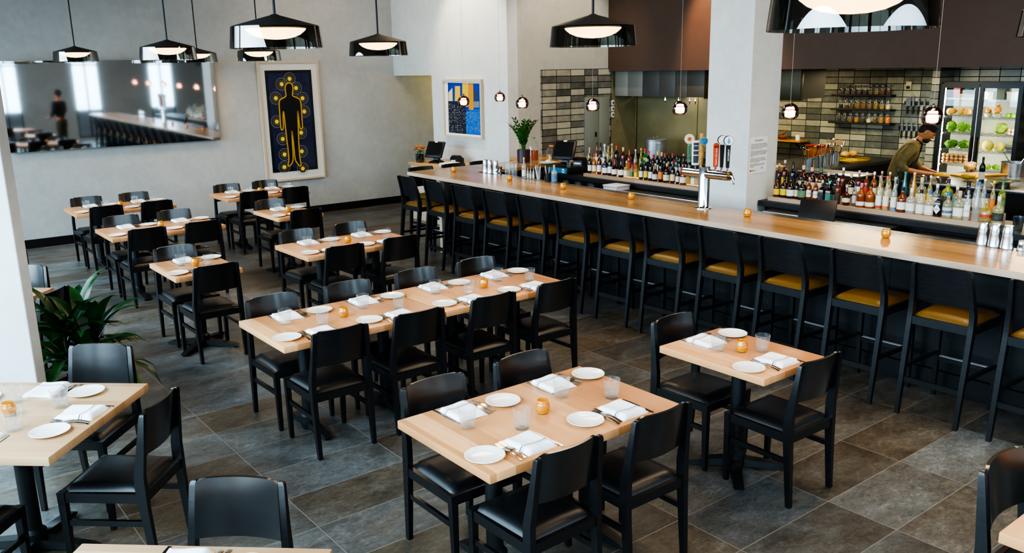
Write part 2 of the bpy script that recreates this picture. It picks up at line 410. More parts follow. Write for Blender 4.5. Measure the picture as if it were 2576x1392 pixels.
def window_wall(name, axis, at, a0, a1, sign, first, step=2.45, pier=.28):
    """glazed facade: sill, header, piers; each opening is a window with its own bars and pane"""
    z0, z1 = .08, 3.4
    w = MB()
    def B(p0, p1, za, zb, d0=0, d1=.2, mb=w):
        lo, hi = sorted((at + sign * d0, at + sign * d1))
        if axis == 0: mb.box(lo, hi, p0, p1, za, zb)
        else: mb.box(p0, p1, lo, hi, za, zb)
    B(a0, a1, 0, z0); B(a0, a1, z1, CEIL)
    n = max(1, round((a1 - a0) / step)); s = (a1 - a0) / n; k = first
    for i in range(n + 1):
        c = a0 + s * i; B(max(a0, c - pier / 2), min(a1, c + pier / 2), z0, z1)
    struct(name, w, M_PLAS)
    for i in range(n):
        l, h = a0 + s * i + pier / 2, a0 + s * (i + 1) - pier / 2
        f = MB()
        for p in (l, (l + h) / 2 - .025, h - .05): B(p, p + .05, z0, z1, .06, .12, f)
        for z in (z0, z1 - 1.0, z1 - .05): B(l, h, z, z + .05, .06, .12, f)
        fr = struct(f'window_{k}', f, M_BLACK)
        g = MB(); B(l, h, z0, z1, .085, .095, g); struct(f'window_{k}_pane', g, M_PANE, fr); k += 1
    return k
kk = window_wall('wall_window', 0, -1.6, -3.6, 14.0, -1, 1)
window_wall('wall_end', 1, -3.4, -1.6, 10.3, -1, kk, 2.4, 1.55)
struct('wall_end_kitchen', MB().box(10.3, 13.6, -3.6, -3.4, 0, CEIL), M_PLAS)
struct('ground_outside', MB().box(-30, 30, -30, 30, -.25, -.15), noisy('paving', '#6d6d6a', '#8a8986', .6, .9))
# ------------------------------------------------------------------ dining chair (faces +Y)
def back_panel(halfw, zb, zt, ylow, yhigh, curve, thick, nu=14, nv=5, taper=.0):
    def pos(u, v, t):
        q = 2 * u - 1; w = halfw * (1 - taper * v)
        y = ylow + (yhigh - ylow) * v - curve * (1 - q * q) + t
        z = zb + (zt - zb) * v
        if v > .99: z -= .012 * max(0, abs(q) - .93) / .07
        return (q * w, y, z)
    return MB().slab(lambda u, v: pos(u, v, thick / 2), lambda u, v: pos(u, v, -thick / 2), nu, nv)
def cushion(wx_front, wx_back, y0, y1, z0, z1, puff, n=12):
    def top(u, v):
        a, b = 2 * u - 1, 2 * v - 1
        w = (wx_back + (wx_front - wx_back) * v) / 2
        e = (1 - abs(a) ** 5) * (1 - abs(b) ** 5)
        sx = 1 - .012 * (1 - e)
        return (a * w * sx, (y0 + y1) / 2 + b * (y1 - y0) / 2 * sx, z0 + (z1 - z0) * min(1, e * 3) ** .5 + puff * (1 - a * a) * (1 - b * b))
    def bot(u, v):
        a, b = 2 * u - 1, 2 * v - 1; w = (wx_back + (wx_front - wx_back) * v) / 2
        return (a * w, (y0 + y1) / 2 + b * (y1 - y0) / 2, z0 - .008)
    return MB().slab(top, bot, n, n)
def make_chair():
    t = thing('dining_chair', '-', 'chair', group='black dining chairs')
    for s in (-1, 1):
        MB().loft([(s * .196, -.232, 0, .026, .03), (s * .200, -.207, .36, .032, .046), (s * .200, -.203, .46, .032, .052), (s * .199, -.203, .53, .032, .05),
                   (s * .190, -.221, .66, .030, .040), (s * .181, -.243, .832, .030, .026), (s * .179, -.245, .846, .024, .020), (s * .177, -.2455, .850, .014, .012)]).build('leg', M_DARK, t)
        MB().loft([(s * .197, .212, 0, .026, .026), (s * .199, .210, .30, .034, .034), (s * .2, .209, .438, .038, .038)]).build('leg', M_DARK, t)
    fr = MB()
    for s in (-1, 1): fr.box(s * .2 - .013, s * .2 + .013, -.205, .2, .385, .436)
    fr.box(-.2, .2, .199, .225, .385, .436); fr.box(-.2, .2, -.222, -.197, .385, .436)
    fr.build('seat_frame', M_DARK, t)
    for s in (-1, 1): MB().box(s * .198 - .009, s * .198 + .009, -.21, .205, .255, .285).build('stretcher', M_DARK, t)
    cushion(.40, .375, -.196, .212, .436, .462, .014).build('seat', M_LEATH, t, ang=60)
    back_panel(.179, .615, .858, -.197, -.236, .032, .014, taper=.06).build('backrest', M_BACKW, t)
    return t
CHAIR = Proto(make_chair())

# ------------------------------------------------------------------ bar stool (faces +Y before it is turned to the bar)
def make_stool(amber=True):
    t = thing('bar_stool', '-', 'stool', group='bar stools along the counter')
    for s in (-1, 1):
        MB().loft([(s * .205, -.305, 0, .028, .03), (s * .207, -.252, .45, .034, .044), (s * .207, -.222, .70, .034, .05), (s * .206, -.220, .79, .033, .05),
                   (s * .196, -.245, .92, .030, .042), (s * .186, -.292, 1.085, .026, .032), (s * .185, -.297, 1.10, .02, .024)]).build('leg', M_STOOL, t)
        MB().loft([(s * .208, .235, 0, .028, .03), (s * .207, .227, .45, .034, .034), (s * .206, .224, .712, .038, .038)]).build('leg', M_STOOL, t)
    fr = MB()
    for s in (-1, 1): fr.box(s * .206 - .014, s * .206 + .014, -.225, .215, .655, .712)
    fr.box(-.206, .206, .212, .24, .655, .712); fr.box(-.206, .206, -.243, -.215, .655, .712)
    fr.build('seat_frame', M_STOOL, t)
    for s in (-1, 1): MB().box(s * .207 - .009, s * .207 + .009, -.26, .225, .325, .355).build('stretcher', M_STOOL, t)
    MB().box(-.2, .2, -.282, -.262, .235, .275).build('stretcher', M_STOOL, t)
    f = MB().box(-.2, .2, .22, .242, .275, .312).build('footrest', M_STOOL, t)
    MB().box(-.185, .185, .214, .246, .3125, .3155).build('metal_strip', mat('bright_strip', '#cfd2d4', .3, .5), f)
    cushion(.415, .39, -.213, .222, .712, .742, .018).build('seat', M_AMBER if amber else M_LEATH, t, ang=60)
    back_panel(.189, .835, 1.104, -.216, -.281, .03, .014, taper=.04).build('backrest', M_STOOL, t)
    return t
STOOL = Proto(make_stool())
STOOLB = None

# ------------------------------------------------------------------ tables
TOPZ = .755
def table_top(L, W, m): return MB().box(-L / 2, L / 2, -W / 2, W / 2, TOPZ - .044, TOPZ, bev=.004)
def pedestal_column(t, x=0): MB().lathe([(0, .05), (.062, .05), (.062, .10), (.043, .12), (.043, .69), (.075, .695), (.075, .7105), (0, .7105)], 20, (x, 0, 0)).build('pedestal', M_IRON, t)
def foot_arm(mb, x, ang, L):
    M = Matrix.Translation((x, 0, 0)) @ Matrix.Rotation(ang, 4, 'Z')
    vs = [(.0, -.035, .07), (.0, .035, .07), (L - .03, -.026, .032), (L - .03, .026, .032), (L, -.026, .018), (L, .026, .018),
          (.0, -.04, .02), (.0, .04, .02), (L - .01, -.03, .012), (L - .01, .03, .012), (L - .05, -.03, .0), (L - .05, .03, .0)]
    fs = [(0, 2, 3, 1), (2, 4, 5, 3), (4, 8, 9, 5), (8, 10, 11, 9), (10, 6, 7, 11), (6, 0, 1, 7), (0, 6, 10, 8, 4, 2), (1, 3, 5, 9, 11, 7)]
    mb.add(vs, fs, M)
def make_table(kind):
    L, W = {'four': (1.22, .77), 'two': (.585, .77), 'square': (.945, .945)}[kind]
    t = thing('dining_table', '-', 'table', group={'four': 'four-seat maple tables', 'two': 'two-seat maple tables', 'square': 'square angled tables'}[kind])
    table_top(L, W, None).build('table_top', M_TOPO if kind == 'square' else M_TOP, t)
    if kind == 'four':
        for x in (-.31, .31):
            pedestal_column(t, x)
            b = MB()
            for a in (PI / 2, -PI / 2): foot_arm(b, x, a, .30)
            b.lathe([(0, .0), (.05, .0), (.062, .03), (.06, .075), (0, .08)], 16, (x, 0, 0)).build('foot', M_IRON, t)
    else:
        pedestal_column(t, 0); b = MB(); a0 = math.radians(42 if kind == 'two' else 0)
        for k in range(4): foot_arm(b, 0, a0 + k * PI / 2, .35)
        b.lathe([(0, .0), (.05, .0), (.066, .03), (.062, .075), (0, .08)], 16).build('foot', M_IRON, t)
    return t
TABLES = {k: Proto(make_table(k)) for k in ('four', 'two', 'square')}

# ------------------------------------------------------------------ table ware
def m_napkin():
    m, nt, b = _new('white_linen'); p = coords(nt); sx = nt.nodes.new('ShaderNodeSeparateXYZ'); nt.links.new(p, sx.inputs[0])
    s = None
    for c in (-.034, -.047):
        k = math_n(nt, 'LESS_THAN', math_n(nt, 'ABSOLUTE', math_n(nt, 'SUBTRACT', sx.outputs[1], c)), .0026 if c > -.04 else .0014)
        s = k if s is None else math_n(nt, 'MAXIMUM', s, k)
    nt.links.new(mixc(nt, s, '#f5f5f8', '#343a5e'), b.inputs['Base Color']); b.inputs['Roughness'].default_value = .85
    w = tex_noise(nt, p, 300, 2); bump(nt, b, w, .1, .001); return m
M_LINEN = m_napkin()
def napkin_proto():
    def top(u, v):
        a, b = 2 * u - 1, 2 * v - 1
        e = min(1, (1 - abs(a) ** 8) * (1 - abs(b) ** 8) * 2.5)
        h = .006 + .018 * e * (1 - .45 * v) + .003 * math.sin(6 * u + 3 * v)
        return (a * .082 + .006 * b * b, b * .1 + .004 * math.sin(3 * u), h)
    def bot(u, v): return ((2 * u - 1) * .084, (2 * v - 1) * .1, 0)
    o = MB().slab(top, bot, 14, 14).build('napkin', M_LINEN, ang=70); return tag(o, '-', 'napkin', 'folded white napkins')
def plate_proto():
    o = MB().lathe([(0, .0), (.052, .0), (.056, .003), (.075, .006), (.090, .0125), (.0925, .0145), (.0915, .0165), (.085, .0155), (.066, .0085), (.05, .0062), (0, .006)], 40).build('side_plate', M_WHITE, ang=40)
    return tag(o, '-', 'plate', 'white side plates')
def glass_proto():
    t = thing('water_glass', '-', 'glass', group='ribbed water glasses')
    MB().lathe([(0, .0), (.034, 0), (.0365, .004), (.0455, .106), (.0445, .106), (.0355, .012), (0, .011)], 48, rib=.05).build('tumbler', M_GLASS, t, ang=12)
    MB().lathe([(0, .0125), (.0345, .0125), (.0375, .042), (0, .042)], 24).build('water', M_WATER, t)
    return t
def fork_proto():
    mb = MB()
    mb.slab(*[(lambda dz: (lambda u, v: ((u - .5) * (.016 if v < .1 else .010 if v < .45 else .006 if v < .7 else .022), -.1 + .15 * v, .002 + dz + .008 * math.sin(PI * v))))(d) for d in (.0014, -.0014)], 2, 10)
    for k in range(4):
        x = -.0085 + k * .00567
        mb.beam((x, .046, .004), (x * .92, .1, .007), .0034, .0022)
    o = mb.build('fork', M_SILVER, ang=50); return tag(o, '-', 'fork', 'steel forks beside the napkins')
def knife_proto():
    mb = MB()
    mb.slab(*[(lambda dz: (lambda u, v: ((u - .5) * (.013 if v < .42 else .009 if v < .5 else .018 * (1 - max(0, v - .8) * 2.5)), -.11 + .22 * v, .003 + dz)))(d) for d in (.002, -.002)], 2, 14)
    o = mb.build('table_knife', M_SILVER, ang=50); return tag(o, '-', 'knife', 'steel table knives beside the napkins')
M_AMBG = thin_glass('amber_glass', '#ffe08c', .12, .25, rough=.05, body_sheen=.26, body='#e8b02c')
M_WAX = mat('candle_wax', '#e9c766', .5)
def candle_proto():
    t = thing('candle_holder', '-', 'candle holder', group='round amber candle holders')
    MB().lathe([(0, 0), (.024, 0), (.033, .012), (.037, .032), (.034, .052), (.0265, .066), (.0275, .071), (.0255, .070), (.032, .052), (.0348, .032), (.031, .014), (0, .004)], 28).build('glass_cup', M_AMBG, t, ang=60)
    MB().lathe([(0, .005), (.027, .005), (.031, .016), (.0325, .030), (0, .032)], 20).build('candle', M_WAX, t)
    return t
NAP, PLATE, GLASS, FORK, KNIFE, CANDLE = (Proto(f()) for f in (napkin_proto, plate_proto, glass_proto, fork_proto, knife_proto, candle_proto))

def setting(cx, cy, ang, place, depth=.385, glass=True, j=None):
    """one cover; (cx, cy) = point of the table edge in front of the seat, ang = direction the guest faces"""
    M = Matrix.Translation((cx, cy, TOPZ)) @ Matrix.Rotation(ang - PI / 2, 4, 'Z')
    rz = ang - PI / 2; rr = random.uniform
    def at(x, y, z=0): return M @ Vector((x + rr(-.003, .003), y + rr(-.003, .003), z))
    NAP.put(at(.032, .135), rz + rr(-.015, .015), f'folded white napkin with navy stripes, {place}')
    PLATE.put(at(-.205, .155), rz, f'round white side plate, {place}')
    FORK.put(at(-.098, .122), rz + rr(-.06, -.03), f'steel fork beside the plate, {place}')
    FORK.put(at(-.069, .134), rz + rr(-.06, -.03), f'steel fork beside the napkin, {place}')
    KNIFE.put(at(.128, .125), rz + rr(-.03, .03), f'steel table knife, {place}')
    if glass: GLASS.put(at(.115, .295), rr(0, 1), f'ribbed water glass, {place}')

RECT = [  # centre, kind, short name used in the labels
    ((2.569, 3.086), 'four', 'front middle table'),
    ((2.615, 5.326), 'four', 'window half of long table'),
    ((3.845, 5.326), 'four', 'bar half of long table'),
    ((4.090, 3.030), 'two', 'two-seat table by the stools'),
    ((2.363, 7.714), 'two', 'two-seat table near the plant'),
    ((3.891, 7.713), 'four', 'table beyond the long table'),
    ((2.733, 10.018), 'four', 'second table from the mirror'),
    ((2.803, 12.035), 'four', 'table under the mirror'),
    ((4.694, 11.972), 'four', 'table under the figure poster'),
    ((4.253, 9.988), 'two', 'two-seat table before the poster'),
]
TLAB = {'front middle table': 'pale maple four-seat table in front of the long table',
        'window half of long table': 'window-side half of the long eight-seat maple table',
        'bar half of long table': 'bar-side half of the long eight-seat maple table',
        'two-seat table by the stools': 'small maple two-seat table standing close to the bar stools',
        'two-seat table near the plant': 'small maple two-seat table in the aisle beyond the floor plant',
        'table beyond the long table': 'maple four-seat table between the long table and the bar corner',
        'second table from the mirror': 'maple four-seat table without water glasses, second from the mirror',
        'table under the mirror': 'maple four-seat table against the wall under the mirror',
        'table under the figure poster': 'maple four-seat table against the wall under the figure poster',
        'two-seat table before the poster': 'small maple two-seat table one row before the figure poster'}
for (cx, cy), kind, nm in RECT:
    tx = cx + (.002 if nm.startswith('bar half') else 0)
    TABLES[kind].put((tx, cy, 0), 0, TLAB[nm])
    xs = [0] if kind == 'two' else [-.295, .31]
    for i, dx in enumerate(xs):
        end = '' if kind == 'two' else ('window end, ' if i == 0 else 'bar end, ')
        for s, side in ((-1, 'near side'), (1, 'mirror side')):
            rr = random.uniform
            CHAIR.put((cx + dx + rr(-.008, .008), cy + s * (.287 + rr(0, .012)), 0), (0 if s < 0 else PI) + rr(-.02, .02), f'black wooden chair, {side}, {end}{nm}')
            setting(cx + dx - s * -.02, cy + s * .385, PI / 2 if s < 0 else -PI / 2, f'{side}, {end}{nm}', glass=nm != 'second table from the mirror')
    if not nm.startswith('nothing'):
        CANDLE.put((cx, cy - .01, TOPZ), 0, f'round amber candle glass on the {nm}')

# the angled square tables by the window
ANG = math.radians(48); E1 = Vector((math.sin(ANG), -math.cos(ANG), 0)); E2 = Vector((math.cos(ANG), math.sin(ANG), 0))
SQ = [((.488, 4.807), 'square table beside the white pier', 'square maple table set at an angle beside the white window pier', [('plant side', E2, .60), ('aisle side', E1, .535), ('window side', -E2, .56)]),
      ((.51, 2.576), 'square table at the bottom edge', 'square maple table cut off by the bottom edge of the photo', [('plant side', E2, .555)]),
      ((.535, 7.66), 'square table behind the white pier', 'square maple table half hidden behind the white window pier', [('mirror side', E2, .60), ('aisle side', E1, .53)])]
for (cx, cy), nm, lab, seats in SQ:
    TABLES['square'].put((cx, cy, 0), ANG, lab)
    c = Vector((cx, cy, 0))
    for side, d, off in seats:
        p = c + d * off; fa = math.atan2(-d.y, -d.x)
        CHAIR.put((p.x, p.y, 0), fa - PI / 2, f'black wooden chair, {side}, {nm}')
    for side, d in (('plant side', E2), ('aisle side', E1), ('window side', -E2), ('pier side', -E1)):
        if 'behind' in nm and d in (-E2, -E1): continue
        if 'bottom' in nm and d in (-E2, -E1): continue
        p = c + d * .4725; setting(p.x, p.y, math.atan2(-d.y, -d.x), f'{side}, {nm}')
    CANDLE.put((cx - .02, cy + .02, TOPZ), 0, f'round amber candle glass on the {nm}')
CHAIR.put((.93, 9.05, 0), ANG - PI / 2 + PI, 'black wooden chair mostly hidden behind the white pier, under the mirror')
# table at the right edge
TABLES['four'].put((3.735, .752, 0), 0, 'maple table cut off by the frame edge, near the last bar stool')
CHAIR.put((3.56, 1.07, 0), PI, 'black wooden chair at the table cut off by the frame edge')

# stools: thirteen along the counter, three round its far end
for k in range(13):
    Y = 9.56 - .6325 * k
    lab = f'black bar stool with amber seat, {nth(k)} from the far bar corner'
    STOOL.put((5.955 + .007 * (Y - 3), Y + random.uniform(-.012, .012), 0), -PI / 2 + random.uniform(-.03, .03), lab)
for k, (x, w) in enumerate(((6.46, 'nearest the bar corner'), (7.02, 'in the middle'), (7.52, 'next to the painting wall'))):
    STOOL.put((x, 10.10, 0), PI, f'black bar stool at the far end of the bar, {w}')
# ------------------------------------------------------------------ mirror and pictures
t = thing('mirror', 'long frameless mirror hanging on the plaster wall above the tables', 'mirror', (3.37, 13.93, 2.03))
t.rotation_euler = (math.radians(.6), 0, 0)
MB().box(-1.53, 1.51, -.012, .0, -.63, .63).build('mirror_glass', mat('mirror_silver', '#c9cdd0', .035, 1), t, ang=0)
MB().box(-1.51, 1.49, .0005, .05, -.6, .6).build('backing', M_BLACK, t, ang=0)

def flat(pts, o=0): return [(p.x, p.y, p.z) for p in pts]
M_FRAME = mat('pale_maple_frame', '#cbb69b', .45); M_MAT = mat('mat_board', '#d9d5cb', .8)
S_ = 200 / 819
def pw(x, y, d=0): return py(630 + x * S_, 130 + y * S_, 13.955 - d)
t = thing('figure_poster', 'tall framed navy poster of a black human figure ringed by glowing yellow bulbs', 'poster', (6.15, 13.98, 1.62))
def rect_frame(mb, x0, x1, z0, z1, w, y0, y1):
    mb.box(x0, x0 + w, y0, y1, z0, z1).box(x1 - w, x1, y0, y1, z0, z1).box(x0 + w, x1 - w, y0, y1, z0, z0 + w).box(x0 + w, x1 - w, y0, y1, z1 - w, z1)
def child(o, par):
    o.parent = par; o.matrix_parent_inverse = par.matrix_world.inverted() if False else Matrix.Translation(-Vector(par.location)); return o
fr = MB(); rect_frame(fr, 5.61, 6.695, .625, 2.625, .03, 13.94, 13.995); child(fr.build('frame', M_FRAME, ang=0), t)
child(MB().box(5.64, 6.665, 13.965, 13.99, .655, 2.595).build('mat_board', M_MAT, ang=0), t)
child(MB().box(5.738, 6.565, 13.958, 13.9649, .78, 2.475).build('print', mat('dark_navy_border', '#0a0c1c', .35, coat=.5), ang=0), t)
child(MB().box(5.785, 6.52, 13.9565, 13.9579, .835, 2.425).build('print_field', noisy('navy_print', '#0b1230', '#16224c', 14, .35, coat=.5, bmp=0), ang=0), t)
FIG = [(398, 318), (425, 330), (440, 370), (435, 420), (430, 455), (470, 470), (510, 490), (522, 540), (528, 640), (535, 740), (538, 790), (520, 800), (508, 780), (500, 700), (485, 580), (490, 700), (495, 850), (500, 980), (510, 1100), (525, 1175), (510, 1180), (480, 1150), (460, 1110), (450, 1000), (435, 860), (425, 800), (430, 900), (440, 1050), (440, 1130), (420, 1165), (390, 1185), (388, 1160), (400, 1110), (385, 980), (370, 860), (355, 720), (340, 590), (335, 680), (342, 770), (335, 805), (318, 810), (310, 760), (303, 640), (295, 540), (300, 500), (330, 480), (370, 462), (362, 420), (355, 370), (370, 330)]
for _ in range(2): FIG = [q for a, b in zip(FIG, FIG[1:] + FIG[:1]) for q in ((a[0] * .75 + b[0] * .25, a[1] * .75 + b[1] * .25), (a[0] * .25 + b[0] * .75, a[1] * .25 + b[1] * .75))]
fp = [pw(x, y) for x, y in FIG]
def poly_mesh(name, pts, y, m):
    from mathutils.geometry import tessellate_polygon
    tris = tessellate_polygon([[Vector((p.x, p.z, 0)) for p in pts]])
    me = bpy.data.meshes.new(name); me.from_pydata([(p.x, y, p.z) for p in pts], [], [tuple(t_) for t_ in tris]); me.materials.append(m)
    o = bpy.data.objects.new(name, me); COL.objects.link(o); return o
child(poly_mesh('figure', fp, 13.9560, mat('poster_black', '#07070b', .4, coat=.4)), t)
M_YEL = mat('poster_yellow', '#d8a312', .5); M_YEL2 = mat('poster_bright_yellow', '#f7d548', .5); M_OLV = mat('poster_halo', '#4b4110', .6); M_RING = mat('poster_white', '#9a9a90', .6)
def outline(pts, w, y):
    m = MB(); k = len(pts); vs = []
    for i in range(k):
        p, q, r_ = pts[i - 1], pts[i], pts[(i + 1) % k]
        d = Vector((r_.x - p.x, 0, r_.z - p.z)).normalized(); nn = Vector((d.z, 0, -d.x))
        vs += [(q.x - nn.x * w / 2, y, q.z - nn.z * w / 2), (q.x + nn.x * w / 2, y, q.z + nn.z * w / 2)]
    m.add(vs, [(2 * i, 2 * i + 1, (2 * i + 3) % (2 * k), (2 * i + 2) % (2 * k)) for i in range(k)]); return m
child(outline(fp, .019, 13.9558).build('outline', M_YEL, ang=0), t)
def disc(mb, p, r, y, r0=0, n=28):
    if r0:
        vs = []; 
        for k in range(n):
            a = 2 * PI * k / n; vs += [(p.x + r0 * math.cos(a), y, p.z + r0 * math.sin(a)), (p.x + r * math.cos(a), y, p.z + r * math.sin(a))]
        mb.add(vs, [(2 * k, 2 * k + 1, (2 * k + 3) % (2 * n), (2 * k + 2) % (2 * n)) for k in range(n)])
    else: mb.add([(p.x + r * math.cos(2 * PI * k / n), y, p.z + r * math.sin(2 * PI * k / n)) for k in range(n)], [tuple(range(n))])
for i, (x, y) in enumerate([(403, 280), (322, 335), (470, 375), (262, 480), (537, 480), (555, 617), (272, 722), (523, 835), (333, 900), (530, 1027), (352, 1060), (350, 1190), (540, 1205)]):
    p = pw(x, y); d = .000008 * i; hb, bb, rb = MB(), MB(), MB()
    disc(hb, p, .07, 13.95635 - d); disc(bb, p, .034, 13.9556 - d); disc(rb, p, .104, 13.9562 - d, .099)
    for k in range(16):
        a = 2 * PI * k / 16; q = Vector((math.cos(a), 0, math.sin(a)))
        rb.add([(p.x + q.x * .05 - q.z * .0008, 13.9562 - d, p.z + q.z * .05 + q.x * .0008), (p.x + q.x * .1 - q.z * .0008, 13.9562 - d, p.z + q.z * .1 + q.x * .0008), (p.x + q.x * .1 + q.z * .0008, 13.9562 - d, p.z + q.z * .1 - q.x * .0008), (p.x + q.x * .05 + q.z * .0008, 13.9562 - d, p.z + q.z * .05 - q.x * .0008)], [(0, 1, 2, 3)])
    b_ = child(bb.build('bulb_motif', M_YEL2, ang=0), t)
    for mb_, nm_, mm_ in ((hb, 'halo', M_OLV), (rb, 'white_ring', M_RING)):
        mb_.build(nm_, mm_, b_, ang=0)

# city picture on the bright wall (faces -X)
S2_ = 600 / 2531
def pc(x, y): return px(980 + x * S2_, 150 + y * S2_, 8.185)
t = thing('city_picture', 'framed picture of a blue and yellow city skyline above the host stand', 'picture', (8.2, 11.78, 1.8))
def xframe(mb, y0, y1, z0, z1, w, x0, x1):
    mb.box(x0, x1, y0, y0 + w, z0, z1).box(x0, x1, y1 - w, y1, z0, z1).box(x0, x1, y0 + w, y1 - w, z0, z0 + w).box(x0, x1, y0 + w, y1 - w, z1 - w, z1)
fr = MB(); xframe(fr, 11.235, 12.33, 1.335, 2.28, .032, 8.165, 8.218); child(fr.build('frame', M_FRAME, ang=0), t)
child(MB().box(8.19, 8.215, 11.267, 12.298, 1.367, 2.248).build('mat_board', mat('white_mat', '#e2e2e0', .8), ang=0), t)
def quadX(name, pts, d, m):
    o = MB().add([(8.1895 - d, pc(*q).y, pc(*q).z) for q in pts], [tuple(range(len(pts)))]).build(name, m, ang=0); return child(o, t)
quadX('print', [(615, 245), (960, 255), (970, 805), (628, 775)], 0, noisy('picture_blue', '#0b2a8c', '#123aa6', 9, .5, kind='Generated'))
Yb, Or = mat('picture_yellow', '#e6b81e', .5), mat('picture_orange', '#cf8a1c', .5)
quadX('white_tower', [(622, 350), (664, 300), (668, 440), (624, 440)], .0006, mat('picture_cream', '#d6c98c', .5))
quadX('yellow_tower', [(692, 282), (746, 282), (748, 440), (690, 440)], .0006, Yb)
quadX('yellow_tower', [(770, 249), (835, 251), (835, 500), (768, 500)], .0006, Yb)
quadX('orange_tower', [(838, 251), (885, 252), (890, 535), (840, 535)], .0008, Or)
quadX('grey_tower', [(885, 295), (935, 370), (940, 450), (887, 450)], .0006, mat('picture_slate', '#2b3f63', .5))
quadX('dark_block', [(620, 440), (805, 455), (812, 790), (628, 775)], .001, mat('picture_ink', '#1c2232', .5))
quadX('blue_block', [(805, 560), (890, 530), (966, 525), (970, 805), (812, 790)], .001, mat('picture_azure', '#0f5fb4', .5))
quadX('pale_block', [(890, 445), (950, 445), (950, 510), (890, 510)], .0009, mat('picture_grey', '#6c7f8c', .5))
lw, lb = MB(), MB(); rnd = random.Random(5)
for i in range(20):
    for j in range(28):
        x, y = 632 + i * 17, 470 + j * 11.5
        if rnd.random() < .52 or x > 960 or y > 780: continue
        dark = x < 800
        if not dark and y < 545: continue
        w, h = rnd.uniform(4, 9), rnd.uniform(2.5, 4.5)
        (lw if dark or rnd.random() < .6 else lb).add([(8.188, pc(x + a, y + b).y, pc(x + a, y + b).z) for a, b in ((0, 0), (w, 0), (w, h), (0, h))], [(0, 1, 2, 3)])
child(lw.build('lit_window_pattern', mat('picture_window', '#c7cbbb', .5), ang=0), t); child(lb.build('blue_window_pattern', mat('picture_pale_blue', '#8db6d8', .5), ang=0), t)

# ------------------------------------------------------------------ pendant lamps
def make_pendant():
    t = thing('pendant_lamp', '-', 'pendant lamp', group='large smoked-glass pendant lamps')
    MB().tube([(0, 0, .196), (0, 0, CEIL - 2.585 - .02)], .0085, 10).build('rod', M_BLACK, t)
    MB().lathe([(.27, .122), (.272, .128), (.262, .135), (.03, .198), (.018, .205), (0, .205)], 48).build('cap', mat('pendant_cap', '#3a3632', .55), t, ang=50)
    MB().lathe([(.262, .120), (.2, .124), (.186, .118), (0, .118)], 48).build('reflector', mat('pendant_inside', '#26231f', .6), t, ang=50)
    MB().lathe([(.272, .128), (.2855, .0), (.2825, 0), (.2685, .127)], 64).build('glass_shade', M_SMOKE, t, ang=60)
    MB().lathe([(.186, .117), (.178, .105), (.15, .083), (.11, .066), (.06, .056), (0, .052)], 40).build('diffuser', M_GLOW, t, ang=60)
    return t
PEND = Proto(make_pendant())
for (x, y, z), lab in [((2.27, 5.29, 2.590), 'above the long table, beside the poster top'), ((4.285, 7.57, 2.583), 'in front of the bulkhead corner'), ((4.01, 4.25, 2.571), 'in front of the tiled bar wall'),
                       ((2.86, 1.72, 2.552), 'largest one, cut by the top edge'), ((4.62, 11.38, 2.595), 'just over the figure poster'), ((2.75, 13.2, 2.635), 'at the window end over the mirror'),
                       ((2.865, 9.48, 2.588), 'lower middle one over the mirror'), ((4.44, 13.3, 2.61), 'half hidden at the poster end of the mirror'), ((4.9, 1.7, 2.55), 'at the frame edge by the fridge')]:
    o = PEND.put((x, y, z), random.uniform(0, 6), 'smoked-glass pendant lamp with glowing bowl, ' + lab)
def make_globe():
    t = thing('globe_lamp', '-', 'pendant lamp', group='small copper globe lamps over the bar')
    prof = [(.078 * math.sin(a), .078 * math.cos(a)) for a in [i * PI / 20 for i in range(1, 16)]]
    MB().lathe(prof, 32).build('glass_globe', M_COPPER, t, ang=60)
    MB().lathe([(0, -.042), (.036, -.042), (.043, -.032), (.044, .006), (.038, .014), (0, .014)], 24).build('diffuser', M_GLOBEL, t, ang=50)
    MB().lathe([(0, .026), (.034, .026), (.038, .032), (.03, .042), (0, .046)], 24).build('upper_ring', M_GLOBEL, t, ang=50)
    MB().lathe([(.012, .07), (.014, .082), (.006, .10), (0, .10)], 12).build('socket', mat('copper_metal', '#8a6a58', .3, 1), t)
    MB().tube([(0, 0, .098), (0, 0, CEIL - 2.03 - .01)], .0014, 6).build('cord', mat('cord_grey', '#9a9894', .5), t)
    return t
GLOBE = Proto(make_globe())
for i, Y in enumerate((9.33, 8.11, 6.89, 5.655, 4.42, 3.185)):
    GLOBE.put((6.5, Y, 2.03), 0, f'copper glass globe lamp over the counter, {nth(i)} from the bar corner')
GLOBE.put((7.62, 10.02, 2.033), 0, 'copper glass globe lamp at the far end, beside the city picture')
# ------------------------------------------------------------------ the bar counter
BZ = 1.085
t = thing('bar_counter', 'long L-shaped bar counter with maple top and black panelled front', 'bar counter')
def fx(Y, o=0): return 5.98 + skew(Y) + o
Y0, Y1b = .25, 10.12
top = [(fx(Y0, .01), Y0), (fx(Y0, .655), Y0), (fx(9.40, .665), 9.40), (9.15, 9.46), (9.15, 10.575), (8.215, 10.575), (8.215, 10.16), (fx(Y1b, .01), Y1b - .01)]
MB().prism(top, 1.043, BZ).build('counter_top', M_BAR, t)
e = MB().prism([(fx(Y0), Y0), (fx(Y0, .0105), Y0), (fx(Y1b, .0105), Y1b - .0105), (8.215, 10.155), (8.215, 10.166), (fx(Y1b), Y1b)], 1.04, BZ - .0005)
e.build('edge_band', M_WING, t)
MB().prism([(fx(Y0, .655), Y0), (fx(Y0, .84), Y0), (fx(9.38, .84), 9.38), (fx(9.38, .655), 9.38)], 1.03, 1.072).build('steel_rail', M_STEEL, t)
MB().prism([(fx(Y0, .36), Y0), (fx(Y0, .40), Y0), (fx(9.75, .40), 9.75), (fx(9.75, .36), 9.75)], .16, 1.04).build('front_panel', M_PANEL, t)
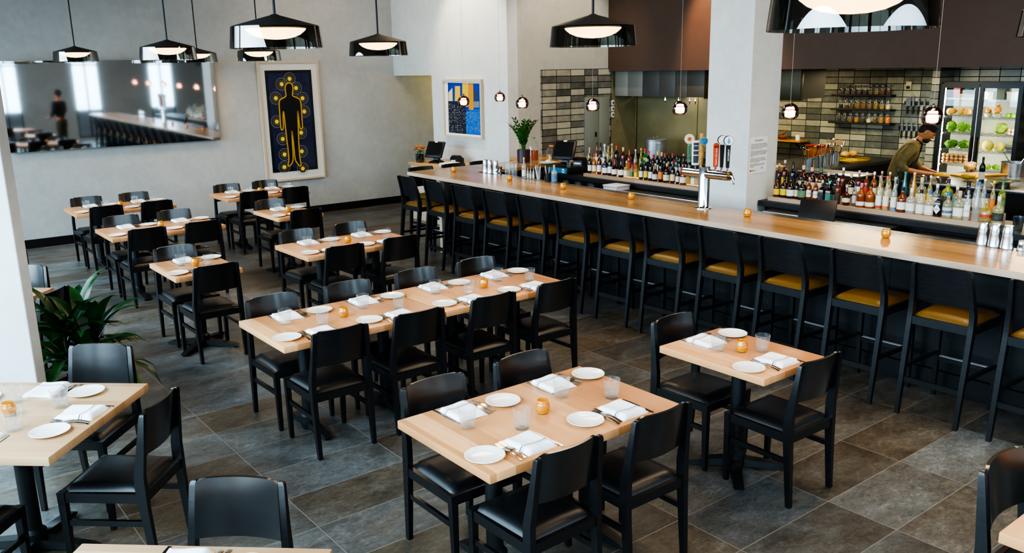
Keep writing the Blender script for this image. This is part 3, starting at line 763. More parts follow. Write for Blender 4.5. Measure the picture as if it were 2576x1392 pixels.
MB().prism([(fx(Y0, .38), Y0), (fx(Y0, .78), Y0), (fx(9.35, .78), 9.35), (fx(9.35, .38), 9.6)], .0, 1.03).build('carcass', M_BLACK, t)
MB().prism([(fx(Y0, .335), Y0), (fx(Y0, .375), Y0), (fx(9.76, .375), 9.76), (fx(9.76, .335), 9.76)], .0, .155).build('plinth', M_PANEL, t)
MB().prism([(fx(9.75, .36), 9.70), (fx(9.75, .36), 9.75), (8.21, 9.79), (8.21, 9.74)], .0, 1.04).build('end_panel', M_PANEL, t)
for k in range(9):
    y = 1.2 + k * 1.05
    MB().box(fx(y, .357), fx(y, .361), y - .0025, y + .0025, .16, 1.04).build('panel_seam', M_BLACK, t)
MB().box(6.27, 6.33, 9.60, 9.66, 0, 1.04).build('support_post', M_TRIM, t)
for y in (8.72, 6.9, 3.72):
    MB().box(fx(y, .352), fx(y, .3605), y - .055, y + .055, .955, 1.0, bev=.002).build('outlet_plate', mat('brass', '#8a6f3a', .4, 1), t)
for k in range(14):
    y = 1.2 + k * .63
    for d in (-.03, .03): MB().tube([(fx(y, .10), y + d, 1.042), (fx(y, .10), y + d, 1.022), (fx(y, .085), y + d, 1.014), (fx(y, .07), y + d, 1.022)], .003, 6).build('purse_hook', mat('brass', '#8a6f3a', .4, 1), t)

for i, q in enumerate([(1141.5, 433), (1282, 455), (1416.5, 476), (1588, 501), (1880, 545), (2228, 598)]):
    p = pz(*q, BZ); CANDLE.put((p.x, p.y, BZ), 0, f'round amber candle glass on the bar top, {nth(i)} from its far corner', 'candle holders along the bar')

# beer tower
tp = pz(1764, 524, BZ); tp = Vector((tp.x + .03, tp.y, BZ))
t = thing('beer_tower', 'polished steel T-shaped beer tower standing on the bar', 'beer tower', tp)
MB().lathe([(0, 0), (.085, 0), (.085, .008), (.058, .012), (.054, .02), (.054, .40), (.05, .405), (0, .405)], 32).build('column', M_CHROME, t)
MB().tube([(0, .245, .335), (0, -.30, .335)], .045, 24).build('crossbar', M_CHROME, t)
def tap(y, x=-.0): MB().tube([(x, y, .37), (x, y, .41)], .010, 10).build('tap_lever', M_CHROME, t)
for y in (.20, .12, .05, -.13, -.20, -.27): tap(y)
MB().tube([(.0, -.30, .335), (0, -.325, .335), (0, -.345, .31), (0, -.35, .26)], [.014, .014, .011, .008], 10).build('spout', M_CHROME, t)
MB().lathe([(0, 0), (.03, 0), (.03, .012), (0, .012)], 16, M=Matrix.Translation((0, -.30, .335)) @ Matrix.Rotation(PI / 2, 4, 'X')).build('end_cap', mat('brass', '#8a6f3a', .4, 1), t)
FACE = Vector((-.62, -.78, 0)); RT = Vector((.78, -.62, 0))          # towards the guests' side
def handle(y, name, label): 
    return thing(name, label, 'tap handle', tp + Vector((0, y, .41)), 0, 'tap handles on the beer tower')
def hm(z=0, f=.0): return frame_M(FACE * f + Vector((0, 0, z)), RT, (0, 0, 1))
def hslab(o, name, w0, w1, z0, z1, th, m): 
    vs = []
    for s in (-1, 1):
        vs += [(-w0 / 2, z0, s * th / 2), (w0 / 2, z0, s * th / 2), (w1 / 2, z1, s * th / 2), (-w1 / 2, z1, s * th / 2)]
    return MB().add([hm() @ Vector(v) for v in vs], [(3, 2, 1, 0), (4, 5, 6, 7), (0, 1, 5, 4), (1, 2, 6, 5), (2, 3, 7, 6), (3, 0, 4, 7)]).build(name, m, o)
def hdisc(o, name, r, z, th, m, f=0, off=0): 
    return MB().lathe([(0, -th / 2), (r, -th / 2), (r, th / 2), (0, th / 2)], 28, M=frame_M(FACE * f + RT * off + Vector((0, 0, z)), RT, (0, 0, 1))).build(name, m, o)
h = handle(.20, 'tap_handle', 'green tap handle topped by a round cream badge')
hslab(h, 'grip', .026, .03, .02, .20, .02, mat('tap_green', '#5f8a63', .5)); hdisc(h, 'badge', .048, .245, .012, mat('tap_cream', '#d8c3a0', .5)); hdisc(h, 'badge_figure', .02, .245, .014, mat('tap_badge', '#9a5a3a', .5))
text_mesh('lettering', 'Colorado Cider', .021, mat('tap_dark_green', '#1e3a22', .6), h, frame_M(FACE * .0115 + Vector((0, 0, .11)), (0, 0, -1), RT))
h = handle(.12, 'tap_handle', 'square white tap handle with dark slate panels')
hslab(h, 'grip', .062, .07, .0, .235, .045, M_PAPER)
for a, b_ in ((.02, .09), (.10, .135), (.145, .215)): hslab(h, 'slate_panel', .046, .05, a, b_, .048, mat('tap_slate', '#3a3f48', .5))
text_mesh('lettering', 'AVERY', .016, M_PAPER, h, frame_M(FACE * .0245 + Vector((0, 0, .185)), RT, (0, 0, 1)))
h = handle(.05, 'tap_handle', 'carved driftwood tap handle with oval blue lake badge')
MB().tube([(0, 0, 0), (0, 0, .05), (.005, .004, .11), (-.004, 0, .17), (0, 0, .25), (0, 0, .31)], [.014, .024, .026, .022, .02, .021], 14).build('grip', noisy('driftwood', '#8a6430', '#c39149', 20, .5), h)
hdisc(h, 'badge', .04, .235, .01, mat('badge_gold', '#b58a3a', .4), .03, .016); hdisc(h, 'badge_lake', .035, .235, .012, noisy('badge_lake', '#0b3650', '#2b86b5', 25, .4), .031, .016)
h = handle(-.13, 'tap_handle', 'orange-red tap handle with white upright lettering')
hslab(h, 'grip', .042, .05, .0, .20, .03, mat('tap_orange', '#d8491e', .4)); hdisc(h, 'cap', .025, .20, .03, mat('tap_orange', '#d8491e', .4))
text_mesh('lettering', 'APRE RED CHINA', .021, M_PAPER, h, frame_M(FACE * .0165 + Vector((0, 0, .10)), (0, 0, -1), RT))
for y, lab, face in ((-.20, 'black tap handle with round badge turned edge-on', False), (-.27, 'black tap handle with a blue drop on its round white badge', True)):
    h = handle(y, 'tap_handle', lab)
    hslab(h, 'grip', .026, .04, .0, .21, .028, M_BLACK); hdisc(h, 'badge', .045, .255, .03, M_BLACK)
    hdisc(h, 'badge_face', .042, .255, .032, M_PAPER)
    if face:
        MB().add([frame_M(FACE * .0168 + Vector((0, 0, .255)), RT, (0, 0, 1)) @ Vector(v) for v in [(0, .034, 0), (.014, -.008, 0), (.010, -.024, 0), (0, -.03, 0), (-.010, -.024, 0), (-.014, -.008, 0)]], [tuple(range(6))]).build('drop_emblem', mat('drop_blue', '#2b97b8', .5), h, ang=0)
        text_mesh('lettering', 'AMERICAN', .022, M_PAPER, h, frame_M(FACE * .0145 + Vector((0, 0, .12)), (0, 0, -1), RT))

# shakers, tins and small bar things
M_SHAK = mat('satin_steel', '#d4d5d8', .2, 1)
def shaker(p, r, hgt, lab, grp):
    o = MB().lathe([(0, 0), (r, 0), (r * 1.03, .003), (r, .008), (r * .88, hgt * .52), (r * .90, hgt * .54), (r * .72, hgt * .985), (r * .69, hgt), (0, hgt)], 28).build('cocktail_shaker', M_SHAK, loc=p, ang=50)
    return tag(o, lab, 'shaker', grp)
RZ = 1.0725
for i, q in enumerate([(1640 + a * .36335, 440 + b * .36335) for a, b in ((2262, 490), (2345, 505), (2432, 520))]):
    p = pz(*q, RZ); shaker((p.x + .055, p.y, RZ), .045, .175, f'upturned steel shaker tin on the near bar rail, {nth(i)} from the tap side', 'shaker tins on the near rail')
p = pz(1640 + 2537 * .36335, 440 + 530 * .36335, RZ); shaker((p.x + .05, p.y, RZ), .032, .075, 'small steel jigger cup on the near bar rail', None)
S5 = 500 / 2576
def a5(x, y): return (980 + x * S5, 330 + y * S5)
for i, (x, y) in enumerate(((1210, 543), (1272, 550), (1346, 559))):
    p = pz(*a5(x, y), RZ); shaker((p.x + .04, p.y, RZ), .041, .18, f'upturned steel shaker tin at the bar corner, {nth(i)} from the painting', 'shaker tins at the corner')
p = pz(*a5(1365, 560), RZ); shaker((p.x + .03, p.y, RZ), .03, .075, 'small steel cup beside the corner shaker tins', None)
p = pz(*a5(1413, 568), RZ)
o = MB().lathe([(0, 0), (.026, 0), (.03, .035), (.01, .05), (.01, .055), (.03, .075), (.036, .105), (.033, .105), (.008, .06), (0, .06)], 20).build('jigger', M_CHROME, loc=(p.x + .02, p.y, RZ)); tag(o, 'double-ended steel jigger on the bar rail', 'jigger')
for i, (x, y) in enumerate(((1500, 577), (1545, 583), (1594, 589))):
    p = pz(*a5(x, y), RZ)
    for k in range(2):
        o = MB().lathe([(0, 0), (.036, 0), (.040, .075), (.038, .075), (.034, .008), (0, .008)], 24).build('rocks_glass', M_GLASS, loc=(p.x + .035, p.y, RZ + k * .079)); tag(o, f'clear rocks glass on the corner rail, {"upper" if k else "lower"} of {nth(i)} stack', 'glass', 'stacked rocks glasses')

# ------------------------------------------------------------------ bottles
PROF = {
    'tall': ([(0, 0), (.96, 0), (1, .02), (1, .56), (.9, .64), (.5, .72), (.36, .78), (.34, .92)], .90, .315, .038),
    'wine': ([(0, 0), (.96, 0), (1, .02), (1, .60), (.93, .66), (.6, .73), (.37, .78), (.36, .94)], .86, .31, .038),
    'squat': ([(0, 0), (.95, 0), (1, .03), (1, .50), (.94, .585), (.7, .645), (.36, .70), (.31, .90)], .86, .235, .049),
    'slim': ([(0, 0), (.96, 0), (1, .02), (1, .50), (.85, .58), (.45, .70), (.36, .80), (.36, .95)], .93, .33, .033),
    'flute': ([(0, 0), (.96, 0), (1, .03), (.98, .45), (.7, .62), (.42, .80), (.38, .95)], .93, .33, .037),
    'round': ([(0, 0), (.7, 0), (.95, .08), (1.05, .25), (.95, .45), (.5, .58), (.33, .64), (.31, .90)], .87, .24, .05),
    'square': ([(0, 0), (1.22, 0), (1.27, .02), (1.27, .52), (1.1, .60), (.45, .68), (.38, .73), (.38, .90)], .87, .25, .036),
}
MESHC = {}
def bmesh_of(key, fn):
    if key not in MESHC: MESHC[key] = fn()
    return MESHC[key]
def obj_of(name, me, par): 
    o = bpy.data.objects.new(name, me); COL.objects.link(o); o.parent = par; return o
def liquid(c, clear=False):
    if clear: return thin_glass('clear_bottle_' + c, '#f0f0e8', .07, .35, body_sheen=.2, body=c)  # diffuse liquid colour, also standing in for light passing through the bottle
    return mat('bottle_' + c, c, .06, spec=.6, coat=.5, trans=.35)
def solid(c): return mat('solid_' + c, c, .45)
LBL = {'plain': '#dcd9d0', 'w': '#dcd9d0', 'c': '#d8cba4', 'k': '#15151a', 'g': '#4f6b45', 'y': '#d9b431', 'b': '#3f74a8', 'r': '#b03a2a', 'o': '#d9772c', 't': '#1f6e68', 's': '#b9bcc0'}
def label_mat(c):
    k = 'label_' + c
    if k in MATS: return MATS[k]
    m, nt, b = _new(k); p = coords(nt); sx = nt.nodes.new('ShaderNodeSeparateXYZ'); nt.links.new(p, sx.inputs[0])
    row = math_n(nt, 'LESS_THAN', math_n(nt, 'FRACT', math_n(nt, 'MULTIPLY', sx.outputs[2], 96)), .30)
    n = tex_noise(nt, p, 120, 2); ink = math_n(nt, 'MULTIPLY', row, math_n(nt, 'GREATER_THAN', n, .47))
    dark = c in ('k', 'g', 'b', 't')
    nt.links.new(mixc(nt, math_n(nt, 'MULTIPLY', ink, 0 if c == 'plain' else .38), LBL[c], '#b9b39c' if dark else '#4a4640'), b.inputs['Base Color']); b.inputs['Roughness'].default_value = .6
    MATS[k] = m; return m
def bottle(loc, kind, col, cap, lab, text=None, clear=False, scale=1.0, name='liquor_bottle', group=None, label='', z=(.12, .42), tag_text=None, lab2=None):
    prof, z1, H, R = PROF[kind]; R *= .9; seg = 4 if kind == 'square' else 20
    t = thing(name, label, 'bottle', loc, math.radians(45) if kind == 'square' else random.uniform(-.2, .2), group)
    gm = liquid(col, clear); hh, rr = H * scale, R * scale
    me = bmesh_of((kind, col, clear, scale), lambda: MB().lathe([(r * rr, q * hh) for r, q in prof] + [(0, prof[-1][1] * hh)], seg).mesh('glass_body', gm, 50))
    obj_of('glass_body', me, t)
    cr = prof[-1][0] * rr * 1.12
    obj_of('cap', bmesh_of(('cap', kind, cap, scale), lambda: MB().lathe([(cr, z1 * hh), (cr, hh), (cr * .9, hh * 1.005), (0, hh * 1.005)], 14).mesh('cap', solid(cap), 50)), t)
    if lab:
        def mk(zz, c):
            if kind == 'square':
                w = rr * 1.27 / math.sqrt(2) * 1.02
                return MB().box(-w, w, -w, w, zz[0] * hh, zz[1] * hh, Matrix.Rotation(PI / 4, 4, 'Z')).mesh('paper_label', label_mat(c), 0)
            q = 1.07 if kind == 'round' else 1.012
            return MB().lathe([(rr * q, zz[0] * hh), (rr * q, zz[1] * hh)], 16, arc=(math.radians(130), math.radians(330))).mesh('paper_label', label_mat(c), 50)
        lb = 'plain' if text else lab
        obj_of('paper_label', bmesh_of(('lab', kind, lb, z, scale), lambda: mk(z, lb)), t)
        if lab2: obj_of('paper_label', bmesh_of(('lab', kind, lab2[0], lab2[1], scale), lambda: mk(lab2[1], lab2[0])), t)
    if text:
        Mx = frame_M(Vector((-.62, -.78, 0)) * rr * 1.03 + Vector((0, 0, hh * (z[0] + z[1]) / 2)), (.78, -.62, 0), (0, 0, 1))
        t.rotation_euler = (0, 0, math.radians(45) if kind == 'square' else 0)
        if kind != 'square': text_mesh('lettering', text, rr * (.62 if len(text) < 8 else .5), solid('#15151a'), t, Mx)
    return t
M_SHELF = m_planks('pale_shelf_wood', 0, .11, ('#8f7a66', '#a18b76', '#ad9783'), .5, (10, 1, 1))
M_SLATE = noisy('black_slate', '#101113', '#191b1d', 30, .45)
# back bar: black counter in two runs with a pale plank for the bottles
def run(nm, lab, ya, yb, pa, pb):
    t = thing('back_bar_cabinet', lab, 'back bar')
    P = lambda o, ya=ya, yb=yb: [(7.70 + skew(ya), ya), (7.70 + o + skew(ya), ya), (7.70 + o + skew(yb), yb), (7.70 + skew(yb), yb)]
    MB().prism(P(.62), .955, 1.01).build('counter_top', M_SLATE, t)
    MB().prism([(7.80 + skew(ya), ya + .02), (8.3 + skew(ya), ya + .02), (8.3 + skew(yb), yb - .02), (7.80 + skew(yb), yb - .02)], .0, .955).build('carcass', M_BLACK, t)
    n = round((yb - ya) / .62); s = (yb - ya - .06) / n
    for i in range(n):
        y = ya + .03 + i * s; x = 7.78 + skew(y)
        d = MB().box(x, x + .03, y + .008, y + s - .008, .12, .82, bev=.003).build('fridge_drawer', M_BLKPL, t)
        MB().box(x - .025, x - .003, y + .03, y + s - .03, .755, .80, bev=.004).build('steel_pull', M_STEEL, d)
    MB().prism([(7.765 + skew(pa), pa), (8.07 + skew(pa), pa), (8.07 + skew(pb), pb), (7.765 + skew(pb), pb)], 1.0105, 1.05).build('bottle_plank', M_SHELF, t)
    MB().prism([(7.93 + skew(pa), pa), (8.07 + skew(pa), pa), (8.07 + skew(pb), pb), (7.93 + skew(pb), pb)], 1.0505, 1.115).build('rear_step', M_SHELF, t)
    return t
run('a', 'black back-bar cabinet between the till and the column, pale bottle plank on top', 6.17, 9.32, 6.20, 8.47)
run('b', 'black back-bar cabinet from the column towards the frame edge, pale bottle plank on top', .6, 5.575, 3.2, 5.50)
def row_pos(x, X0, y0):
    X = X0
    for _ in range(3):
        p = px(x, y0, X); X = X0 + skew(p.y)
    return X, p.y
AM, RED, DK, CL, YL, GR = '#6b2a06', '#4a0c0c', '#120a08', '#dfe6e4', '#e2c463', '#17401d'
def put_row(items, X0, z, y0, conv, place, grp, step=.0):
    last = None; items = sorted(items, key=lambda i: i[0])
    for i, it in enumerate(items):
        x = conv(it[0]); X, Y = row_pos(x, X0 + (0.004 if i % 2 else -.004), y0)
        kind, col, cap, capn, lab, labn, coln = it[1:8]; kw = it[8] if len(it) > 8 else {}
        if last is not None:
            need = kw.get('gap', .001)
            prev_r, cur_r = last[1], PROF[kind][3] * kw.get('scale', 1) * .92
            if last[0] - Y < prev_r + cur_r + need: Y = last[0] - prev_r - cur_r - need
        last = (Y, PROF[kind][3] * kw.get('scale', 1) * (1.0 if kind == 'square' else .92))
        kw = {k: v for k, v in kw.items() if k != 'gap'}
        bottle((X, Y, z), kind, col, cap, lab, label=f'{coln} bottle, {capn} cap{", " + labn + " label" if labn else ""}, {nth(i)} {place}', group=grp, **kw)
K, W_, G_, R_, Yc, Bl, Crk = ('#15151a', 'black'), ('#d9d6cf', 'white'), ('#2f6b3c', 'green'), ('#b4252a', 'red'), ('#d9b431', 'yellow'), ('#2a66b0', 'blue'), ('#c9a878', 'cork')
L = {None: (None, ''), 'w': ('w', 'white'), 'c': ('c', 'cream'), 'k': ('k', 'black'), 'g': ('g', 'green'), 'y': ('y', 'yellow'), 'b': ('b', 'blue'), 'o': ('o', 'orange'), 'r': ('r', 'red'), 't': ('t', 'teal'), 's': ('s', 'grey')}
def I(x, kind, col, coln, cap, lab, **kw): return (x, kind, col, cap[0], cap[1], L[lab][0], L[lab][1], coln, kw) if kw else (x, kind, col, cap[0], cap[1], L[lab][0], L[lab][1], coln)
cl_ = dict(clear=True)
left_front = [I(1050, 'tall', DK, 'dark', K, 'w', scale=.82), I(1107, 'tall', '#a8672a', 'honey', R_, 'w', scale=.82), I(1172, 'tall', '#5e2408', 'amber', K, 'w', scale=.92), I(1250, 'squat', '#101a4a', 'navy', K, 'w'), I(1310, 'tall', DK, 'dark', K, 'w', scale=.9),
    I(1372, 'round', '#2a0a0a', 'dark red', R_, 'w', scale=.9), I(1455, 'round', '#0e0f0f', 'black', K, 'w', scale=.95), I(1525, 'square', YL, 'golden', Crk, 'w', scale=.85, clear=True), I(1597, 'square', '#c9b6b0', 'pale pink', K, 'g', clear=True, scale=.8), I(1655, 'square', '#e0b93a', 'yellow', K, 'y', clear=True, scale=.8),
    I(1715, 'tall', DK, 'dark', K, 'w', scale=.82), I(1780, 'wine', DK, 'dark', Yc, 'y', scale=.88), I(1838, 'wine', '#0b0c0c', 'black', K, 'w', scale=.86), I(1900, 'round', '#3a1212', 'plum', Crk, 's', scale=.9), I(1970, 'wine', '#0c1410', 'black', K, 'o', scale=.98),
    I(2048, 'squat', '#2a1408', 'brown', Yc, 'c'), I(2125, 'tall', '#1e0806', 'dark red', R_, 'c', scale=.85), I(2190, 'tall', DK, 'dark', K, 'w', scale=.7), I(2265, 'squat', '#8a3018', 'orange', K, 'w', scale=.95), I(2335, 'square', YL, 'golden', Crk, None, clear=True, scale=.8), I(2400, 'square', '#d8d2c0', 'pale', K, 'w', clear=True, scale=.85)]
left_back = [I(1045, 'tall', '#d9cfa0', 'pale', Crk, None, clear=True, scale=.8), I(1140, 'slim', '#7a4210', 'amber', K, 'w'), I(1187, 'slim', '#2a1b10', 'dark', K, 'w'), I(1240, 'tall', CL, 'clear', W_, 'w', clear=True), I(1287, 'slim', YL, 'golden', K, None, clear=True), I(1335, 'slim', '#d9c07a', 'pale gold', Crk, None, clear=True),
    I(1395, 'wine', '#1a0608', 'deep red', R_, 'k'), I(1480, 'wine', '#5c0d12', 'red', Crk, 'k', scale=.95), I(1560, 'tall', '#c04a30', 'orange', R_, 'r', clear=True, scale=.85), I(1640, 'slim', '#d6d0cc', 'clear', W_, 'r', clear=True, scale=.85), I(1712, 'slim', '#d3c12a', 'yellow', Yc, None, clear=True, scale=.92), I(1742, 'wine', '#1f6a2a', 'green', R_, None, scale=.98),
    I(1775, 'wine', '#101214', 'black', R_, 'k', scale=.9), I(1815, 'squat', '#2a1812', 'brown', R_, 'c'), I(1858, 'wine', '#1c2410', 'olive', Yc, 'w', scale=.9), I(1892, 'wine', '#15200f', 'olive', Crk, 'y', scale=.88), I(1962, 'wine', '#12100f', 'dark', R_, None, scale=.87), I(1986, 'wine', '#10170f', 'black', K, 'r', scale=.87),
    I(2062, 'wine', '#141010', 'dark', R_, 'b', scale=.88), I(2090, 'wine', '#4a5a50', 'grey', K, 'w', scale=.86), I(2150, 'slim', '#1a1010', 'dark', K, 'w', scale=.84), I(2182, 'slim', '#4a2a10', 'amber', Crk, 'r', scale=.84), I(2255, 'wine', '#1c0e08', 'brown', K, 'y', scale=.8), I(2320, 'tall', '#1a0e08', 'brown', K, None, scale=.8)]
cvl = lambda x: 1280 + x * .19410
put_row(left_front, 7.845, 1.0505, 440, cvl, 'from the till, front row', 'liquor bottles left of the column, front row')
put_row(left_back, 8.0, 1.1155, 420, cvl, 'from the till, rear row', 'liquor bottles left of the column, rear row')
right_front = [I(182, 'squat', '#5a2a08', 'amber', K, 'y', scale=.88), I(230, 'squat', '#260a05', 'dark amber', K, 'y', scale=.95), I(298, 'squat', '#2a0c06', 'dark amber', K, 'w', scale=.95), I(348, 'tall', '#2a0c06', 'dark amber', K, 'c', scale=.72), I(398, 'squat', '#200806', 'dark', K, 'g', scale=1.0),
    I(460, 'tall', '#8a3a0c', 'amber', Crk, 'w', text="RUSSELL'S", scale=.76, z=(.16, .46)), I(520, 'tall', '#8a3a0c', 'amber', Crk, 'w', text="RUSSELL'S", scale=.74, z=(.16, .46)), I(575, 'square', '#2a0e06', 'dark amber', Crk, 'k', scale=.9), I(638, 'square', '#240c06', 'dark amber', ('#2fae9a', 'teal'), 't', scale=.9), I(712, 'tall', '#7a3008', 'amber', W_, 'k', scale=.82),
    I(790, 'round', '#4a1a06', 'brown amber', Crk, 'c', scale=.85, z=(.16, .36)), I(862, 'slim', '#5a6068', 'grey', K, 's', scale=.78, clear=True), I(918, 'squat', '#9a4a0e', 'amber', ('#c2607a', 'pink'), 'w', z=(.08, .25)), I(1000, 'squat', '#a4500e', 'amber', K, 'w', scale=1.02, z=(.08, .25)), I(1075, 'slim', '#e6d9a0', 'pale gold', ('#a8788a', 'mauve'), 'w', clear=True, scale=.98, lab2=('r', (.05, .11))),
    I(1138, 'slim', '#e8dca8', 'pale gold', ('#cf5a3a', 'orange'), 'w', clear=True, scale=.98, lab2=('o', (.05, .11))), I(1207, 'slim', '#d3d6c8', 'clear', ('#7aa2c8', 'pale blue'), 'w', clear=True, scale=.98, lab2=('b', (.05, .11))), I(1280, 'squat', '#7a3410', 'amber', K, 'w', scale=1.0), I(1345, 'squat', CL, 'clear', W_, 'w', clear=True), I(1430, 'squat', '#e4dcc0', 'clear', K, 'w', clear=True, scale=.98, lab2=('w', (.06, .11))),
    I(1510, 'squat', '#e4dcc0', 'clear', Bl, 'w', clear=True, scale=.98, lab2=('w', (.06, .11))), I(1600, 'square', '#08090a', 'black', K, None, scale=.94), I(1685, 'squat', '#c9c9a8', 'pale green', Bl, 's', clear=True, lab2=('b', (.2, .3))), I(1765, 'squat', '#d8d6a8', 'straw', Crk, 'w', clear=True, scale=1.08), I(1850, 'slim', CL, 'clear', K, 'w', clear=True, text='DRY GIN', scale=.88, z=(.12, .48)),
    I(1940, 'flute', '#c9cdd0', 'frosted', Bl, None, clear=True, scale=1.05), I(2018, 'round', '#e0c25a', 'golden', ('#1f2440', 'navy'), 'r', clear=True, scale=1.05, z=(.2, .3)), I(2095, 'squat', '#e0d49a', 'pale gold', W_, 'k', clear=True, scale=1.02)]
right_back = [I(197, 'tall', '#4a2408', 'amber', Crk, None, scale=.85), I(243, 'tall', '#5a2006', 'amber', ('#d8a8a8', 'pink'), 'y', scale=.98), I(318, 'tall', '#12100f', 'dark', K, 'k', scale=.95), I(410, 'squat', '#4a1606', 'red amber', Crk, 'c', scale=1.15), I(485, 'squat', '#3a0c06', 'dark red', Crk, 'c', scale=1.1), I(550, 'squat', '#4a1408', 'red amber', G_, 'c', scale=1.12), I(625, 'squat', '#1c1210', 'dark', Crk, 'k', scale=.95),
    I(690, 'squat', '#1c1210', 'dark', K, 'k', scale=.92), I(757, 'tall', '#5a1a06', 'amber', W_, None, scale=.9), I(830, 'squat', '#3a1206', 'brown', Crk, 'c', scale=.98), I(897, 'tall', '#5a1a10', 'red amber', ('#c98a98', 'pink'), 'w', scale=.85), I(965, 'tall', '#8a3a10', 'amber', W_, 'r', scale=.82), I(1030, 'tall', '#9a5216', 'honey', W_, 'w', scale=.86), I(1095, 'slim', '#c9a04a', 'gold', ('#b88a98', 'mauve'), 'w', scale=.85, clear=True), I(1165, 'slim', '#d9b860', 'gold', W_, 'w', scale=.85, clear=True),
    I(1235, 'slim', '#0e0c0b', 'dark', K, None, scale=.95), I(1300, 'flute', '#1f6a74', 'teal', ('#1f6a74', 'teal'), None, scale=.9), I(1380, 'flute', '#c98a3c', 'orange', ('#c99a5a', 'tan'), None, scale=.9), I(1445, 'squat', '#d6cfae', 'pale', Crk, 'c', clear=True, scale=1.1), I(1522, 'slim', '#d6c060', 'gold', W_, 'y', clear=True, scale=.85), I(1590, 'squat', '#c9c9cb', 'clear', W_, 'w', clear=True, scale=.9),
    I(1680, 'squat', '#8a9a3a', 'olive green', ('#4a2038', 'plum'), 'k', scale=1.12), I(1752, 'squat', '#c9c9a0', 'pale', W_, 'b', clear=True, scale=.9), I(1850, 'squat', '#2a2f3a', 'slate', K, 's', scale=1.1), I(1920, 'slim', '#d3d6d8', 'clear', Crk, 'w', clear=True, scale=.88), I(2000, 'slim', '#d9dbdd', 'clear', W_, 'w', clear=True, scale=.9), I(2080, 'slim', '#d9c27a', 'gold', Yc, 'o', clear=True, scale=.86), I(2160, 'tall', '#a8b83a', 'lime green', G_, 'g', clear=True, scale=.92)]
cvr = lambda x: 1900 + x * .28741
put_row(right_front, 7.845, 1.0505, 520, cvr, 'from the column, front row', 'liquor bottles right of the column, front row')
put_row(right_back, 8.0, 1.1155, 490, cvr, 'from the column, rear row', 'liquor bottles right of the column, rear row')
# diamond label of the black square bottle
for o in list(SC.objects):
    if o.get('label', '').startswith('black bottle, black cap, twenty-second') or (o.get('label', '').startswith('black bottle, black cap') and 'column' in o.get('label', '')):
        w = PROF['square'][3] * .9 * .94 * 1.27 / math.sqrt(2) * 1.03; c, s = math.cos(PI / 4), math.sin(PI / 4)
        Mx = Matrix.Rotation(-PI / 4, 4, 'Z') @ frame_M((-w, 0, .07), (0, -1, 0), (0, 0, 1))
        MB().add([Mx @ Vector(v) for v in [(0, .046, 0), (.034, 0, 0), (0, -.046, 0), (-.034, 0, 0)]], [(0, 1, 2, 3)]).build('diamond_label', mat('label_w', LBL['w'], .6), o, ang=0)
        text_mesh('lettering', "HENDRICK'S", .0115, solid('#15151a'), o, Mx @ Matrix.Translation((0, 0, .0008)))
        break
# glowing strip under the bottles left of the column
M_LED = mat('warm_led', '#ffd591', .5, emit='#ffc266', estr=6)
o = MB().prism([(7.88 + skew(6.25), 6.25), (7.895 + skew(6.25), 6.25), (7.895 + skew(8.4), 8.4), (7.88 + skew(8.4), 8.4)], 1.0502, 1.054).build('light_strip', M_LED); tag(o, 'thin warm light strip glowing between the bottles left of the column', 'light strip')

# till, printer and box by the end of the back bar
def make_till(lab, loc, rz, scale=1):
    t = thing('point_of_sale_terminal', lab, 'till', loc, rz)
    Mt = Matrix.Translation((0, 0, .21)) @ Matrix.Rotation(math.radians(-28), 4, 'X')
    MB().box(-.165, .165, -.012, .025, -.13, .15, Mt, bev=.006).build('screen_housing', M_BLKPL, t)
    MB().box(-.135, .135, -.0135, -.0125, -.09, .125, Mt).build('screen', mat('dark_screen', '#1a1a1c', .2), t, ang=0)
    MB().box(-.025, .025, -.0135, -.0125, .128, .148, Mt).build('sticker', M_PAPER, t, ang=0)
    MB().box(-.11, .11, -.0135, -.0125, -.112, -.108, Mt).build('light_bar', mat('till_bar', '#5a6a72', .4), t, ang=0)
    MB().loft([(0, .03, 0, .2, .17), (0, .035, .02, .19, .16), (0, .05, .05, .09, .07), (0, .06, .17, .07, .05)]).build('stand', M_BLKPL, t)
    return t
BOXL = pz(1280 + 790 * .1941, 320 + 605 * .1941, 1.01)
t = thing('cash_drawer', 'black cash drawer with blue taped front under the till', 'cash drawer')
MB().box(7.775, 8.21, 8.73, 9.13, 1.0105, 1.10, bev=.004).build('drawer_box', M_BLACK, t)
MB().box(7.771, 7.7745, 8.75, 9.11, 1.02, 1.092).build('blue_front', mat('tape_blue', '#1f6f92', .45), t, ang=0)
MB().box(7.768, 7.7705, 8.80, 8.835, 1.03, 1.085, bev=.001).box(7.768, 7.7705, 8.79, 8.845, 1.05, 1.065, bev=.001).build('white_tape_cross', M_PAPER, t, ang=0)
make_till('black touchscreen till on the cash drawer, tilted, beside the bottles', (7.95, 9.0, 1.1005), -PI / 2 + .45)
def make_printer(lab, loc, rz):
    t = thing('receipt_printer', lab, 'printer', loc, rz)
    MB().slab(lambda u, v: ((2 * u - 1) * .07, -.09 + .18 * v, .075 + .05 * math.sin(PI * min(1, v * 1.2)) ** .7), lambda u, v: ((2 * u - 1) * .07, -.09 + .18 * v, 0), 4, 12).build('housing', M_BLKPL, t, ang=40)
    MB().box(-.05, .05, -.0935, -.0905, .03, .05).build('paper_slot', M_PAPER, t); return t
make_printer('grey receipt printer beside the till on the cash drawer', (8.11, 8.83, 1.1005), -PI / 2 + .3)
t = thing('pen_cup', 'clear cup of pens beside the till', 'cup', (7.86, 8.80, 1.1005))
MB().lathe([(0, 0), (.03, 0), (.034, .08), (.032, .08), (.028, .006), (0, .006)], 20).build('cup', M_GLASS, t)
